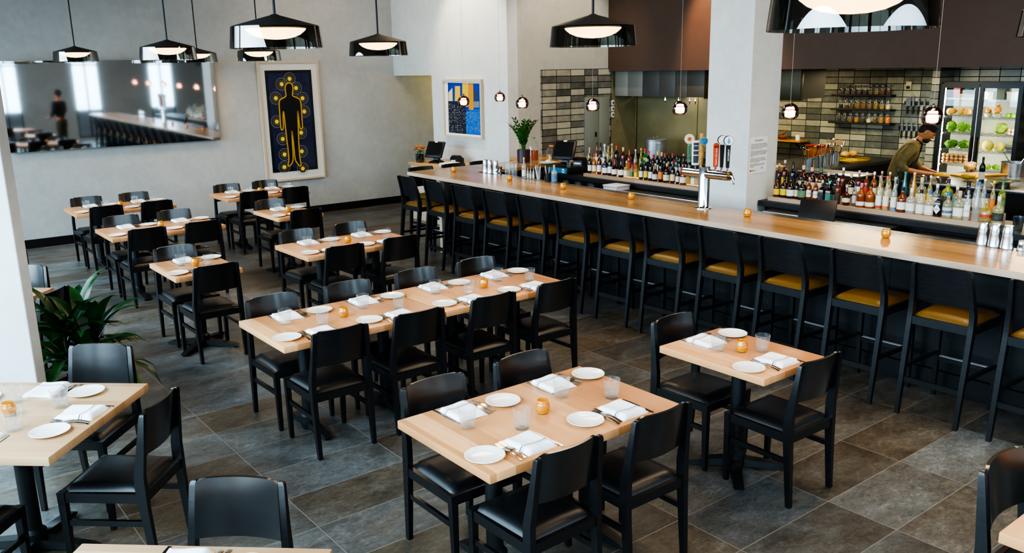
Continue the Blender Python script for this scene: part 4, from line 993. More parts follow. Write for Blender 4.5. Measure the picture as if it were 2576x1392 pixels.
for k in range(4): MB().tube([(.004 * k - .008, .0, .008), (.018 - .012 * k, .012 * (-1) ** k, .13)], .0035, 6).build('pen', mat('pen_blue', '#1d2d6b', .4), t)

# things on the far wing of the bar
pp = pz(1313, 409, BZ); pp = Vector((pp.x + .05, pp.y + .02, BZ))
M_LEAF = noisy('glossy_leaf', '#0f3a10', '#2b6a22', 5, .3, coat=.3); M_LEAF2 = noisy('palm_leaf', '#0c2c0e', '#23551c', 6, .42, coat=.1)
t = thing('potted_plant', 'potted plant with feathery green stems in a plum pot on the bar wing', 'plant', pp)
MB().lathe([(0, 0), (.088, 0), (.095, .006), (.098, .185), (.090, .185), (.088, .17), (0, .17)], 32).build('pot', mat('plum_pot', '#3a2a33', .35), t)
MB().ball((0, 0, .17), (.085, .085, .02), bumpy=.4).build('moss', noisy('moss', '#1f3a0f', '#3a5a1a', 60, .9), t)
rnd = random.Random(3)
for k in range(11):
    a = k * 2.4; lean = rnd.uniform(.04, .22) if k else .03; H = rnd.uniform(.36, .54); dx, dy = math.cos(a), math.sin(a)
    pts = [Vector((dx * (.02 + lean * s * s), dy * (.02 + lean * s * s), .16 + H * s * (1 - .12 * s))) for s in [i / 8 for i in range(9)]]
    st = MB().tube(pts, [.009 - .0007 * i for i in range(9)], 8)
    for i in range(2, 9):
        for sgn in (-1, 1):
            p = pts[i]; tan = (pts[i] - pts[i - 1]).normalized(); side = tan.cross(Vector((dx, dy, .01))).normalized() * sgn
            d = (side * .8 + tan * .75).normalized(); Ln = .10 - .005 * abs(i - 5); nrm = d.cross(tan).normalized(); wd = nrm.cross(d)
            st.add([p, p + d * Ln * .35 + wd * .017, p + d * Ln * .75 + wd * .012, p + d * Ln, p + d * Ln * .75 - wd * .012, p + d * Ln * .35 - wd * .017], [(0, 1, 2, 3), (0, 3, 4, 5)])
    st.build('stem', M_LEAF, t, ang=60)
def jar(name, lab, loc, r, h, fill, fcol, lid):
    t = thing(name, lab, 'jar', loc)
    MB().lathe([(0, 0), (r, 0), (r, h * .72), (r * .8, h * .82), (r * .42, h * .9), (r * .42, h), (r * .4, h)], 28).build('glass_body', M_GLASS, t, ang=60)
    MB().lathe([(0, .004), (r * .95, .004), (r * .95, h * fill), (0, h * fill)], 28).build('infusion', mat('infusion_' + fcol, fcol, .25, trans=.2), t)
    MB().lathe([(r * .46, h * .97), (r * .46, h * 1.04), (0, h * 1.04)], 20).build('lid', solid(lid), t); return t
q = pz(1345, 403, BZ); jar('infusion_jar', 'tall glass jar half full of orange infusion beside the potted plant', (q.x, q.y + .03, BZ), .078, .33, .45, '#b4560c', '#5aa068')
q = pz(1381, 405, BZ); jar('drink_dispenser', 'round glass drink dispenser with orange lid and yellow liquid', (q.x + .05, q.y, BZ), .085, .22, .2, '#c9930c', '#c8862c')
q = pz(1370, 410, BZ)
o = MB().lathe([(0, 0), (.09, 0), (.135, .018), (.137, .024), (.09, .008), (0, .008)], 32).build('serving_plate', M_WHITE, loc=(q.x - .03, q.y - .12, BZ)); tag(o, 'white plate with spices and a folded cloth on the bar wing', 'plate')
o = MB().ball((0, 0, .02), (.05, .06, .025), bumpy=.5, seed=4).build('folded_cloth', M_PAPER, loc=(q.x - .03, q.y - .12, BZ + .016)); tag(o, 'crumpled white cloth lying on the serving plate', 'cloth')
bt = [((1720, 618), 'tall', '#dcdcd8', 'w', '#d9b431', 'white bitters bottle with yellow cap on the corner rail', .85), ((1770, 625), 'slim', '#e4e2da', 'w', '#15151a', 'small white bottle with black cap on the corner rail', .5), ((1805, 630), 'slim', '#e4e2da', 'w', '#b4252a', 'small white bottle with red cap on the corner rail', .5), ((1842, 633), 'slim', '#e4e2da', 'w', '#15151a', 'small white bottle beside the straw cup on the corner rail', .5), ((2110, 652), 'squat', CL, 'b', '#c9a878', 'clear bottle with pale blue label at the end of the corner rail', .85)]
for (x, y), kind, col, lb, cap, lab, sc in bt:
    p = pz(*a5(x, y), RZ); bottle((p.x + .03, p.y, RZ), kind, col, cap, lb, clear=True, scale=sc, name='mixer_bottle', label=lab, group=None)
for (x, y), lab, m, item in (((1898, 642), 'clear cup of white straws on the corner rail', M_GLASS, M_PAPER), ((2020, 652), 'black cup of straws in a clear holder on the corner rail', M_BLKPL, M_BLKPL)):
    p = pz(*a5(x, y), RZ); t = thing('straw_cup', lab, 'cup', (p.x + .04, p.y, RZ))
    MB().lathe([(0, 0), (.032, 0), (.038, .10), (.036, .10), (.03, .006), (0, .006)], 20).build('cup', m, t)
    for k in range(8):
        a = k * .8; MB().tube([(.012 * math.cos(a), .012 * math.sin(a), .01), (.035 * math.cos(a) - .01, .035 * math.sin(a), .17 + .01 * (k % 3))], .0035, 6).build('straw', item if k % 2 else M_PAPER, t)
# second till seen from behind
p = pz(2035, 512, 1.14)
t = thing('touchscreen_monitor', 'black touchscreen seen from behind, between bar rail and back bar', 'monitor', (p.x + .1, p.y - .03, .98), PI / 2 + .35)
Mt = Matrix.Translation((0, 0, .06)) @ Matrix.Rotation(math.radians(25), 4, 'X')
MB().box(-.17, .17, -.02, .02, -.14, .13, Mt, bev=.008).build('housing', M_BLKPL, t)
MB().box(-.13, .13, -.03, -.0205, -.08, .04, Mt, bev=.004).build('rear_cover', M_BLACK, t)
MB().box(-.05, .05, -.02, .06, -.98, -.03).build('stand', M_BLKPL, t)

# host stand in the opening
t = thing('host_stand', 'pale wooden host stand in front of the bright wall', 'host stand')
MB().box(7.43, 8.14, 11.2, 12.33, .905, .95, bev=.003).build('desk_top', M_SHELF if False else mat('host_wood', '#b98f5e', .4), t)
MB().box(7.46, 8.12, 11.23, 12.30, 0, .904).build('cabinet', M_TRIM, t)
make_till('black touchscreen till standing on the host stand', (7.66, 11.86, .9505), -PI / 2 + .35)
make_printer('grey receipt printer on the host stand', (7.93, 11.62, .9505), -PI / 2 + .2)
for k in range(5):
    o = MB().box(-.13, .13, -.1, .1, 0, .0085).build('paper_sheaf', M_PAPER, loc=(7.62 + .006 * (k % 2), 11.40 - .004 * k, .9505 + k * .009), rotz=.1 * (k % 3) + .1); tag(o, f'white menu sheaf on the host stand, {nth(k)} from the bottom of its pile', 'paper', 'pile of menus on the host stand')
t = thing('flower_vase', 'glass vase of orange flowers on the host stand', 'vase', (7.56, 12.16, .9505))
MB().lathe([(0, 0), (.06, 0), (.075, .03), (.078, .13), (.074, .13), (.07, .03), (0, .01)], 24).build('vase', thin_glass('green_glass', '#8aa090', .1, .5), t)
lf = MB(); rnd = random.Random(8)
for k in range(70):
    a, r_, z = rnd.uniform(0, 6.28), rnd.uniform(.02, .11), rnd.uniform(.12, .24); d = Vector((math.cos(a), math.sin(a), rnd.uniform(-.2, .6))).normalized(); p = Vector((math.cos(a) * r_ * .6, math.sin(a) * r_ * .6, z)); w = d.cross(Vector((0, 0, 1))).normalized() * .015
    lf.add([p, p + d * .03 + w, p + d * .06, p + d * .03 - w], [(0, 1, 2, 3)])
lf.tube([(0, 0, .02), (0, 0, .2)], .012, 6).build('foliage', M_LEAF, t, ang=0)
for k in range(12):
    a, r_ = k * 2.4, .03 + .008 * k; MB().ball((math.cos(a) * r_, math.sin(a) * r_, .27 - .006 * k), (.022, .022, .018), bumpy=.5, seed=k).build('blossom', noisy('orange_petals', '#c9480c', '#e0841c', 40, .6), t)

# notice on the column (faces -Y)
t = thing('warning_sign', 'white printed warning notice taped to the column beside the taps', 'notice', (7.69, 5.587, 1.495))
MB().box(-.152, .152, 0, .0016, -.19, .19).build('sheet', M_PAPER, t, ang=0)
INK = mat('notice_ink', '#2a2a30', .7)
text_mesh('heading', 'WARNING', .030, INK, t, frame_M((0, -.0004, .155), (1, 0, 0), (0, 0, 1)))
para = ['IT IS ILLEGAL TO SELL WHISKEY WINE OR BEER', 'TO ANY PERSON UNDER TWENTY ONE YEARS OF', 'AGE AND IT IS ILLEGAL FOR ANY PERSON UNDER', 'TWENTY ONE YEARS OF AGE TO POSSESS OR TO', 'ATTEMPT TO PURCHASE THE SAME', '', 'IDENTIFICATION CARDS WHICH APPEAR TO BE', 'FRAUDULENT WHEN PRESENTED BY PURCHASERS', 'MAY BE CONFISCATED BY THE ESTABLISHMENT', 'AND TURNED OVER TO A LAW ENFORCEMENT', 'AGENCY', '', 'IT IS ILLEGAL IF YOU ARE TWENTY ONE YEARS', 'OF AGE OR OLDER FOR YOU TO PURCHASE', 'WHISKEY WINE OR BEER FOR A PERSON UNDER', 'TWENTY ONE YEARS OF AGE', '', 'FINES AND IMPRISONMENT MAY BE IMPOSED', 'BY THE COURTS FOR VIOLATION OF THESE', 'PROVISIONS']
text_mesh('paragraphs', '\n'.join(para), .0126, INK, t, frame_M((-.135, -.0004, .0), (1, 0, 0), (0, 0, 1)), 'LEFT')
for x0, x1, c in ((-.135, -.11, '#c23a2a'), (-.108, -.07, '#d9a82c'), (-.068, -.03, '#b8b8b0')): MB().box(x0, x1, -.0006, -.0001, -.168, -.150).build('emblem', solid(c), t, ang=0)
MB().add([(.06, -.0006, -.14), (.085, -.0006, -.125), (.08, -.0006, -.155)], [(0, 1, 2)]).build('emblem', solid('#2f8ab8'), t, ang=0)
# plastic cup, glasses and bin at the end of the back bar
q = pz(2545, 568, 1.011)
o = MB().lathe([(0, 0), (.036, 0), (.046, .12), (.044, .12), (.034, .004), (0, .004)], 20).build('plastic_cup', thin_glass('cloudy_plastic', '#c9cdd0', .1, .4), loc=(7.85, 3.02, 1.0105)); tag(o, 'cloudy plastic cup at the near end of the back bar', 'cup')
for i in range(3):
    for j in range(3):
        o = MB().lathe([(0, 0), (.03, 0), (.034, .08), (.032, .08), (.028, .006), (0, .006)], 18).build('bar_glass', M_GLASS, loc=(7.86 + .09 * i, 2.86 - .085 * j, 1.0105)); tag(o, f'clear bar glass past the plastic cup, {nth(i)} row, {nth(j)} along', 'glass', 'clear glasses at the near end of the back bar')
for i in range(7):
    y = 8.62 - .12 * i; o = MB().lathe([(0, 0), (.034, 0), (.038, .09), (.036, .09), (.032, .006), (0, .006)], 18).build('bar_glass', M_GLASS, loc=(7.44 + .09 * (i % 2), y, .8905)); tag(o, f'clear glass on the low shelf under the till counter, {nth(i)} along', 'glass', 'clear glasses on the low shelf')
t = thing('under_bar_shelf', 'steel shelf under the back counter holding clear glasses', 'shelf')
MB().box(7.36, 7.66, 7.74, 8.72, .87, .89).build('shelf_board', M_STEEL, t)
for x in (7.38, 7.64):
    for y in (7.76, 8.70): MB().box(x - .012, x + .012, y - .012, y + .012, 0, .869).build('leg', M_STEEL, t)
t = thing('plastic_bin', 'white plastic bin standing under the back counter', 'bin')
MB().box(7.45, 7.68, 7.46, 7.70, 0, .985, bev=.008).build('bin', mat('white_plastic', '#c8cbcd', .4), t); MB().box(7.445, 7.685, 7.455, 7.705, .986, 1.005, bev=.004).build('lid', mat('white_plastic', '#c8cbcd', .4), t)

for lab, y0, y1, zt in (('low black cooler with a steel edge under the bottle plank left of the column', 6.19, 7.42, .955), ('low black cooler with a steel edge under the bottle plank right of the column', 3.95, 5.36, .95), ('second low black cooler nearer the frame edge under the bottle plank', 1.0, 3.72, .93)):
    t = thing('bar_cooler', lab, 'cooler')
    MB().box(7.5, 7.67, y0, y1, 0, zt - .001, bev=.004).build('cooler_body', M_BLKPL, t)
    MB().box(7.49, 7.4995, y0 + .01, y1 - .01, zt - .052, zt - .004, bev=.001).build('steel_edge', mat('bright_strip', '#cfd2d4', .3, .5), t)
    n = 2 if y1 - y0 < 2 else 4
    for i in range(n): MB().box(7.485, 7.4985, y0 + .02 + (y1 - y0 - .03) * i / n, y0 + (y1 - y0 - .03) * (i + 1) / n, .12, zt - .07, bev=.002).build('cooler_door', M_BLACK, t)
# ------------------------------------------------------------------ kitchen behind the bar
t = thing('exhaust_hood', 'large steel exhaust hood under the brown soffit over the cooking line', 'exhaust hood')
HX = 10.47
for y0, y1, c in ((10.25, 10.55, '#8f8d84'), (9.92, 10.245, '#7d7b73'), (9.55, 9.915, '#4c4b48'), (9.22, 9.545, '#55534e'), (8.98, 9.215, '#524f48'), (8.62, 8.975, '#4a4843')):
    MB().box(HX, HX + .03, y0, y1, 1.955, 2.358, bev=.002).build('hood_panel', mat('hood_' + c[1:], c, .45, .15), t)
MB().box(HX - .04, HX + .03, 6.95, 8.61, 1.94, 2.358, bev=.003).build('hood_panel', noisy('bronze_steel', '#241f0c', '#393215', 2, .4, .5), t)
MB().box(HX + .031, 11.02, 6.95, 10.55, 1.96, 2.355).build('hood_body', mat('hood_dark', '#2a2823', .5, .5), t)
for i, (x, yy) in enumerate(((1674, 250), (1708, 247), (1736, 251), (1750, 247))):
    p = px(x, yy, 10.44); o = MB().lathe([(0, 0), (.006, .0), (.008, .04), (.016, .05), (.014, .075), (.008, .08), (.008, .1), (0, .1)], 10).build('hood_nozzle', M_CHROME, loc=(10.435, p.y, 1.85)); tag(o, f'small steel nozzle hanging from the hood edge, {nth(i)} from the tiled bay', 'nozzle', 'nozzles along the hood edge')
struct('trim_3', MB().box(11.03, 11.06, 7.95, 10.57, .9, 1.958), noisy('olive_backsplash', '#7d7556', '#948b68', 1.6, .38, .25, (1, 1, 1.5)))
struct('trim_4', MB().box(11.022, 11.029, 9.215, 9.225, .9, 1.95).box(11.015, 11.03, 10.555, 10.574, .9, 1.95), mat('seam_brass', '#8a7a3f', .35, .9))
for i, z in enumerate((1.80, 1.70, 1.60)):
    o = MB().box(10.405, 10.46, 10.552, 10.578, z, z + .085, bev=.003).build('light_switch', M_PAPER); tag(o, f'white wall switch stacked at the end of the tiles, {("top", "middle", "bottom")[i]} one', 'switch', 'wall switches by the hood')
    q = MB().box(10.42, 10.445, 10.548, 10.5515, z + .025, z + .06).build('rocker', M_BLACK, o)
t = thing('electrical_cabinet', 'grey metal cabinet door set into the tiled wall', 'cabinet')
M_GREY = mat('cabinet_grey', '#85877c', .5)
MB().box(9.79, 10.34, 10.54, 10.578, .95, 1.95, bev=.003).build('frame', M_GREY, t)
d = MB().box(9.83, 10.08, 10.532, 10.5395, .98, 1.93, bev=.002).build('door', M_GREY, t); MB().box(10.09, 10.31, 10.532, 10.5395, .98, 1.93, bev=.002).build('door', M_GREY, t)
MB().box(9.995, 10.03, 10.522, 10.5315, 1.30, 1.38, bev=.002).build('latch', M_BLACK, d)
t = thing('cooking_range', 'steel cooking range behind the liquor bottles', 'range')
MB().box(10.1, 11.0, 8.3, 10.4, .0, .93, bev=.005).build('body', M_STEEL, t)
MB().box(10.1, 11.0, 8.3, 10.4, .935, .96).build('cook_top', M_IRON, t)
for k in range(7): MB().lathe([(0, 0), (.025, 0), (.02, .03), (0, .03)], 14, M=Matrix.Translation((10.099, 8.45 + k * .28, .80)) @ Matrix.Rotation(-PI / 2, 4, 'Y')).build('knob', M_BLACK, t)
MB().box(10.75, 10.98, 8.32, 9.2, 1.10, 1.13).box(10.76, 10.79, 8.34, 8.37, .961, 1.10).box(10.76, 10.79, 9.1, 9.13, .961, 1.10).build('rear_ledge', noisy('perforated_steel', '#6a664e', '#a8a283', 90, .35, .8), t)
p = px(1648, 395, 10.45)
t = thing('stock_pot', 'tall aluminium stock pot with lid on the cooking range', 'pot', (10.45, p.y, .9605))
M_ALU = noisy('brushed_aluminium', '#9d9ea0', '#bcbdbf', 12, .35, .9, (1, 1, 6))
MB().lathe([(0, 0), (.17, 0), (.178, .01), (.178, .30), (.186, .305), (.184, .312), (0, .312)], 40).build('pot_body', M_ALU, t)
MB().lathe([(.19, .313), (.19, .322), (.17, .332), (0, .338)], 40).build('lid', M_ALU, t)
MB().tube([(-.045, 0, .336), (-.045, 0, .36), (-.02, 0, .374), (.02, 0, .374), (.045, 0, .36), (.045, 0, .336)], .005, 8).build('lid_handle', M_CHROME, t)
MB().tube([(-.13, -.12, .27), (-.16, -.16, .27), (-.10, -.20, .27), (-.06, -.165, .27)], .006, 8).build('handle', M_CHROME, t)

# prep peninsula with the utensil tins
t = thing('prep_counter', 'dark stone prep counter running to the tiled kitchen wall', 'counter')
CZ = .92
MB().box(10.75, 13.39, 7.02, 8.25, CZ - .05, CZ, bev=.003).build('counter_top', M_SLATE, t)
MB().box(10.82, 13.39, 7.08, 8.2, 0, CZ - .051).build('cabinet', M_BLACK, t)
def on(x, y, z=CZ): return pz(x, y, z)
def tin(x, y, lab, h, r, n, kinds):
    p = on(x, y); t = thing('utensil_tin', lab, 'utensil tin', (p.x, p.y, CZ + .0005), group='utensil tins on the prep counter')
    MB().lathe([(0, 0), (r, 0), (r, h), (r * 1.06, h + .004), (r * .96, h), (r * .95, .01), (0, .01)], 24).build('tin', M_STEEL, t)
    rnd = random.Random(int(x))
    for k in range(n):
        a = k * 2.4; rr = r * .55; b = Vector((rr * math.cos(a), rr * math.sin(a), .03)); d = Vector((.25 * math.cos(a), .25 * math.sin(a), 1)).normalized(); L_ = h + rnd.uniform(.06, .13)
        e = b + d * L_; u = MB().tube([b, e], .005, 6)
        if kinds == 'whisk':
            for q in range(4):
                s = Vector((math.cos(q * .8), math.sin(q * .8), 0)) * .03; u.tube([e, e + d * .03 + s, e + d * .09 + s * .8, e + d * .11, e + d * .09 - s * .8, e + d * .03 - s, e], .0015, 5)
        else: u.ball(e + d * .02, (.028, .028, .014), 10, 6)
        u.build('utensil', M_CHROME if k % 3 else noisy('spoon_wood', '#8a5a28', '#a87438', 8, .6), t)
tin(2035, 428, 'steel utensil tin crowded with ladles, first from the column', .17, .075, 7, 'spoon')
tin(2062, 424, 'steel utensil tin of spoons, second from the column', .18, .07, 7, 'spoon')
tin(2080, 418, 'steel utensil tin of spoons, third from the column', .18, .07, 6, 'spoon')
tin(2100, 412, 'steel utensil tin of whisks next to the potatoes', .17, .07, 5, 'whisk')
for i, (x, y) in enumerate(((2117, 398), (2137, 396))):
    p = on(x, y); o = MB().ball((0, 0, .055), (.085, .07, .055), 18, 12, bumpy=.18, seed=i).build('squash', noisy('potato_skin', '#b58a3c', '#cfa858', 14, .6), loc=(p.x + .1, p.y, CZ), rotz=i); tag(o, ('pale squash beside the whisk tin on the prep counter', 'pale squash farther from the whisk tin on the prep counter')[i], 'squash', 'pale squashes on the prep counter')
p = on(2145, 410); t = thing('food_tub', 'shallow clear tub of yellow food on the prep counter', 'tub', (p.x + .05, p.y + .06, CZ + .0005), -.15)
w = MB()
w.box(-.23, .23, -.17, .17, 0, .006)
for a in (-.23, .226): w.box(a, a + .004, -.17, .17, .006, .075)
for a in (-.17, .166): w.box(-.226, .226, a, a + .004, .006, .075)
w.build('clear_box', thin_glass('clear_plastic', '#e8e6d8', .12, .4), t, ang=0)
MB().box(-.22, .22, -.16, .16, .0065, .035).build('yellow_filling', noisy('yellow_food', '#b8950a', '#e0be2a', 30, .6), t, ang=0)
p = on(1988, 405); t = thing('food_tub', 'orange food box with red lid at the back of the prep counter', 'tub', (12.6, 8.0, CZ + .0005))
MB().box(-.12, .12, -.14, .14, 0, .19, bev=.01).build('box', mat('orange_tub', '#8a4a14', .4, trans=.2), t); MB().box(-.13, .13, -.15, .15, .191, .215, bev=.005).build('lid', mat('red_lid', '#8c2018', .4), t)
o = MB().ball((0, 0, .05), (.16, .14, .05), 16, 8, bumpy=.4, seed=2).build('herb_heap', noisy('salad_green', '#2c5a12', '#6aa02a', 30, .6), loc=(12.25, 7.7, CZ)); tag(o, 'heap of chopped green herbs beside the orange food box', 'herbs')
p = on(2003, 450); o = MB().box(-.2, .2, -.14, .14, 0, .02, bev=.004).build('chopping_board', noisy('board_wood', '#b28a3c', '#cda75a', 6, .6, stretch=(1, 8, 1)), loc=(10.98, 7.75, CZ + .0005)); tag(o, 'pale wooden board at the column end of the prep counter', 'chopping board')
# little wooden wall shelf beside the column
t = thing('wall_shelf', 'small wooden wall shelf just visible past the column', 'shelf')
MB().box(13.1, 13.39, 8.68, 9.4, 1.10, 1.125).build('shelf_board', mat('shelf_wood', '#a8742c', .5), t); MB().beam((13.39, 8.85, .98), (13.2, 8.85, 1.095), .02, .02).build('bracket', M_BLACK, t)
o = MB().lathe([(0, 0), (.04, 0), (.10, .05), (.095, .05), (.04, .01), (0, .01)], 24).build('wooden_bowl', mat('bowl_wood', '#8a5614', .5), loc=(13.22, 9.12, 1.1255)); tag(o, 'shallow wooden bowl on the small wall shelf', 'bowl')
o = MB().tube([(-.09, 0, .07), (0, 0, .085), (.1, 0, .13)], [.012, .03, .008], 10).build('wooden_scoop', mat('bowl_wood', '#8a5614', .5), loc=(13.22, 9.10, 1.15)); tag(o, 'wooden scoop lying across the bowl on the wall shelf', 'scoop')
o = MB().lathe([(0, 0), (.035, 0), (.042, .09), (.039, .09), (.033, .005), (0, .005)], 20).build('paper_cup', M_PAPER, loc=(13.22, 8.80, 1.1255)); tag(o, 'white paper cup on the small wall shelf', 'cup')

# three black shelves of spice jars
fills = [['#4a4038', '#5a5248', '#57493a', '#4b4338', '#3c332a', '#5d4a2a', '#7a6224', '#5a2a14', '#4a1c12'], ['#151310', '#5a3a14', '#4a3a1e', '#7a5418', '#6a4a20', '#6a4e26', '#7d5c22', '#9a7424', '#c2b48a'], ['#26301a', '#3a382e', '#7a4a12', '#9a7412', '#26282c', '#c9b98c', '#4a3c10', '#8a6a12', '#c9650c']]
for r_, (z, y0, y1) in enumerate(((1.925, 8.11, 7.20), (1.695, 8.12, 7.19), (1.475, 8.14, 7.18))):
    nm = ('top', 'middle', 'bottom')[r_]
    o = MB().box(13.22, 13.39, y1 - .03, y0 + .1, z - .028, z, bev=.002).build('spice_shelf', M_BLACK); tag(o, f'{nm} black wall shelf of spice jars in the kitchen', 'shelf', 'black spice shelves')
    for k in range(9):
        y = y0 - .05 - k * (y0 - y1 - .1) / 8; full = (.9, .6, .75, .5, .95, .7, .4, .85, .65)[(k * 2 + r_) % 9]
        t = thing('spice_jar', f'spice jar on the {nm} kitchen shelf, {nth(k)} from the column', 'jar', (13.30, y, z + .0005), 0, f'spice jars on the {nm} shelf')
        MB().lathe([(0, 0), (.036, 0), (.038, .006), (.038, .115), (.033, .125), (.033, .13), (0, .13)], 18).build('glass_body', M_GLASS, t)
        MB().lathe([(0, .003), (.0345, .003), (.0345, .11 * full), (0, .11 * full)], 16).build('spice', noisy('spice_' + fills[r_][k][1:], fills[r_][k], fills[r_][k], 60, .8), t)
        MB().lathe([(.035, .131), (.035, .148), (0, .149)], 16).build('lid', mat('jar_lid', '#5d5a52', .35, .7), t)
# knives on two magnetic strips
for r_, (z, ya, yb, n) in enumerate(((1.80, 7.02, 6.30, 8), (1.415, 7.08, 6.34, 9))):
    nm = ('upper', 'lower')[r_]
    o = MB().box(13.37, 13.399, yb, ya, z - .025, z + .025, bev=.003).build('knife_strip', M_BLACK); tag(o, f'{nm} black magnetic knife strip on the kitchen tiles', 'knife strip', 'magnetic knife strips')
    rnd = random.Random(r_ + 2)
    for k in range(n):
        y = ya - .06 - k * (ya - yb - .1) / (n - 1); L_ = rnd.uniform(.13, .2); wd = .022
        if k == 0: L_, wd = (.17, .05) if r_ == 0 else (.24, .028)
        t = thing('hanging_knife', f'kitchen knife on the {nm} strip, {nth(k)} from the spice shelves', 'knife', (13.363, y, z), 0, f'knives on the {nm} strip')
        MB().add([(0, -wd, -.05), (0, wd * .6, -.05), (0, wd * .6, L_ * .5 - .02 * (k == 0 and r_ == 0)), (0, -wd * (.2 if not (k == 0 and r_ == 0) else 1), L_ * .62), (.003, -wd, -.05), (.003, wd * .6, -.05), (.003, wd * .6, L_ * .5 - .02 * (k == 0 and r_ == 0)), (.003, -wd * (.2 if not (k == 0 and r_ == 0) else 1), L_ * .62)], [(0, 1, 2, 3), (7, 6, 5, 4), (0, 4, 5, 1), (1, 5, 6, 2), (2, 6, 7, 3), (3, 7, 4, 0)]).build('blade', mat('blade_steel', '#6d7174', .3, .8), t, ang=0)
        MB().loft([(0, 0, -.17, .012, .02), (0, 0, -.12, .016, .028), (0, 0, -.0505, .014, .022)]).build('handle', M_BLACK, t)
o = MB().box(13.365, 13.399, 6.93, 7.02, 2.0, 2.13, bev=.008).build('wall_thermostat', mat('cream_plastic', '#b9b08e', .5)); tag(o, 'cream wall socket box on the tiles above the knives', 'socket')
MB().box(13.36, 13.3645, 6.945, 7.005, 2.015, 2.06, bev=.002).build('switch_plate', M_BLACK, o)

# reach-in refrigerator with glass doors
FRX = 12.98
t = thing('refrigerator', 'two-door glass refrigerator full of produce in the kitchen', 'refrigerator')
ya, yb, ym = 5.14, 6.28, 5.72
M_FRD = mat('fridge_frame', '#2c2e31', .35, .8); M_FIN = mat('fridge_lining', '#b9bab2', .5)
w = MB().box(FRX + .045, 13.395, ya, ya + .03, 0, 2.13).box(FRX + .045, 13.395, yb - .03, yb, 0, 2.13).box(FRX + .045, 13.395, ya + .03, yb - .03, 2.09, 2.13).box(FRX + .045, 13.395, ya + .03, yb - .03, 0, .3)
w.build('cabinet', M_FRD, t, ang=0)
MB().box(13.37, 13.39, ya + .031, yb - .031, .301, 2.089).build('back_lining', M_FIN, t, ang=0)
M_TUBE = mat('fridge_light', '#fffbe8', .5, emit='#fff6d0', estr=75)
for y in (ya + .045, yb - .055, ym - .012): MB().box(FRX + .055, FRX + .07, y, y + .012, .4, 2.05).build('light_tube', M_TUBE, t, ang=0)
for y0, y1, hs in ((ym + .004, yb, 1), (ya, ym - .004, -1)):
    d = MB(); xframe(d, y0, y1, .3, 2.10, .055, FRX, FRX + .04); d = d.build('door', M_FRD, t, ang=0)
    MB().box(FRX + .018, FRX + .024, y0 + .055, y1 - .055, .355, 2.045).build('pane', M_PANE, d, ang=0)
    hy = (y0 + .03) if hs > 0 else (y1 - .03)
    MB().tube([(FRX, hy, 1.05), (FRX - .04, hy, 1.07), (FRX - .04, hy, 1.33), (FRX, hy, 1.35)], .011, 8).build('handle', M_BLACK, d)
zl = [px(2405, y, 13.1).z for y in (246, 291.5, 334, 375, 413)]; zr = [px(2510, y, 13.1).z for y in (251, 297, 339.5, 383)]
def wire_shelf(y0, y1, z):
    w = MB().box(FRX + .075, FRX + .081, y0, y1, z - .022, z - .018).box(FRX + .075, FRX + .081, y0, y1, z - .004, z).box(13.35, 13.356, y0, y1, z - .004, z)
    n = 14
    for k in range(n):
        y = y0 + (y1 - y0) * k / (n - 1); w.box(FRX + .081, 13.35, y - .0015, y + .0015, z - .004, z)
    for k in range(n - 1):
        a, b = y0 + (y1 - y0) * k / (n - 1), y0 + (y1 - y0) * (k + 1) / (n - 1); zz = (z - .018, z - .004); w.beam((FRX + .078, a, zz[k % 2]), (FRX + .078, b, zz[(k + 1) % 2]), .003, .003)
    return w.build('wire_shelf', M_CHROME, t, ang=0)
LY0, LY1, RY0, RY1 = ym + .03, yb - .06, ya + .06, ym - .03
for z in zl: wire_shelf(LY0, LY1, z)
for z in zr: wire_shelf(RY0, RY1, z)
wire_shelf(RY0, RY1, .88)
zr.append(.88)
def prod(name, lab, mesh, m, loc, grp=None, cat=None, rz=0, **k):
    o = mesh.build(name, m, loc=loc, rotz=rz, ang=120); return tag(o, lab, cat or name.replace('_', ' '), grp)
def vx(f): return FRX + .1 + f * .24
rnd = random.Random(21)
M_CARROT = noisy('carrot', '#a84a14', '#d0682a', 12, .6); M_LET = noisy('lettuce', '#3a7a10', '#86b62c', 22, .6); M_HERB = noisy('herbs', '#2e5a10', '#5a8a1e', 40, .7)
def tub(lab, loc, sx, sy, h, m): 
    t2 = thing('food_container', lab, 'container', loc)
    MB().loft([(0, 0, 0, sx * .9, sy * .9), (0, 0, h, sx, sy)]).build('tub', m, t2, ang=0); MB().box(-sx / 2 - .006, sx / 2 + .006, -sy / 2 - .006, sy / 2 + .006, h + .0003, h + .012).build('lid', m, t2, ang=0); return t2
# left door, from the top
t2 = thing('food_container', 'shallow steel pan of carrots, top shelf of the left fridge door', 'pan', (vx(.3), 5.90, zl[0] + .0005)); MB().loft([(0, 0, 0, .2, .26), (0, 0, .06, .22, .28)]).build('pan', mat('cream_pan', '#cfc8b4', .4), t2, ang=0)
for k in range(9):
    prod('carrot', f'orange carrot in the pan on the top fridge shelf, {nth(k)} along', MB().tube([(-.08, 0, 0), (0, 0, .006), (.08, 0, .012)], [.005, .013, .0155], 10), M_CARROT, (vx(.3), 5.775 + .033 * k, zl[0] + .08), 'carrots on the top fridge shelf', rz=0)
tub('red food box behind the carrots in the fridge', (vx(.75), 6.14, zl[0] + .0005), .12, .1, .14, mat('red_box', '#b0202a', .4)); tub('green food box behind the carrots in the fridge', (vx(.85), 6.0, zl[0] + .0005), .06, .12, .13, mat('green_box', '#3a7a3a', .4))
M_SQ = noisy('butternut', '#c08a2c', '#dba848', 6, .45)
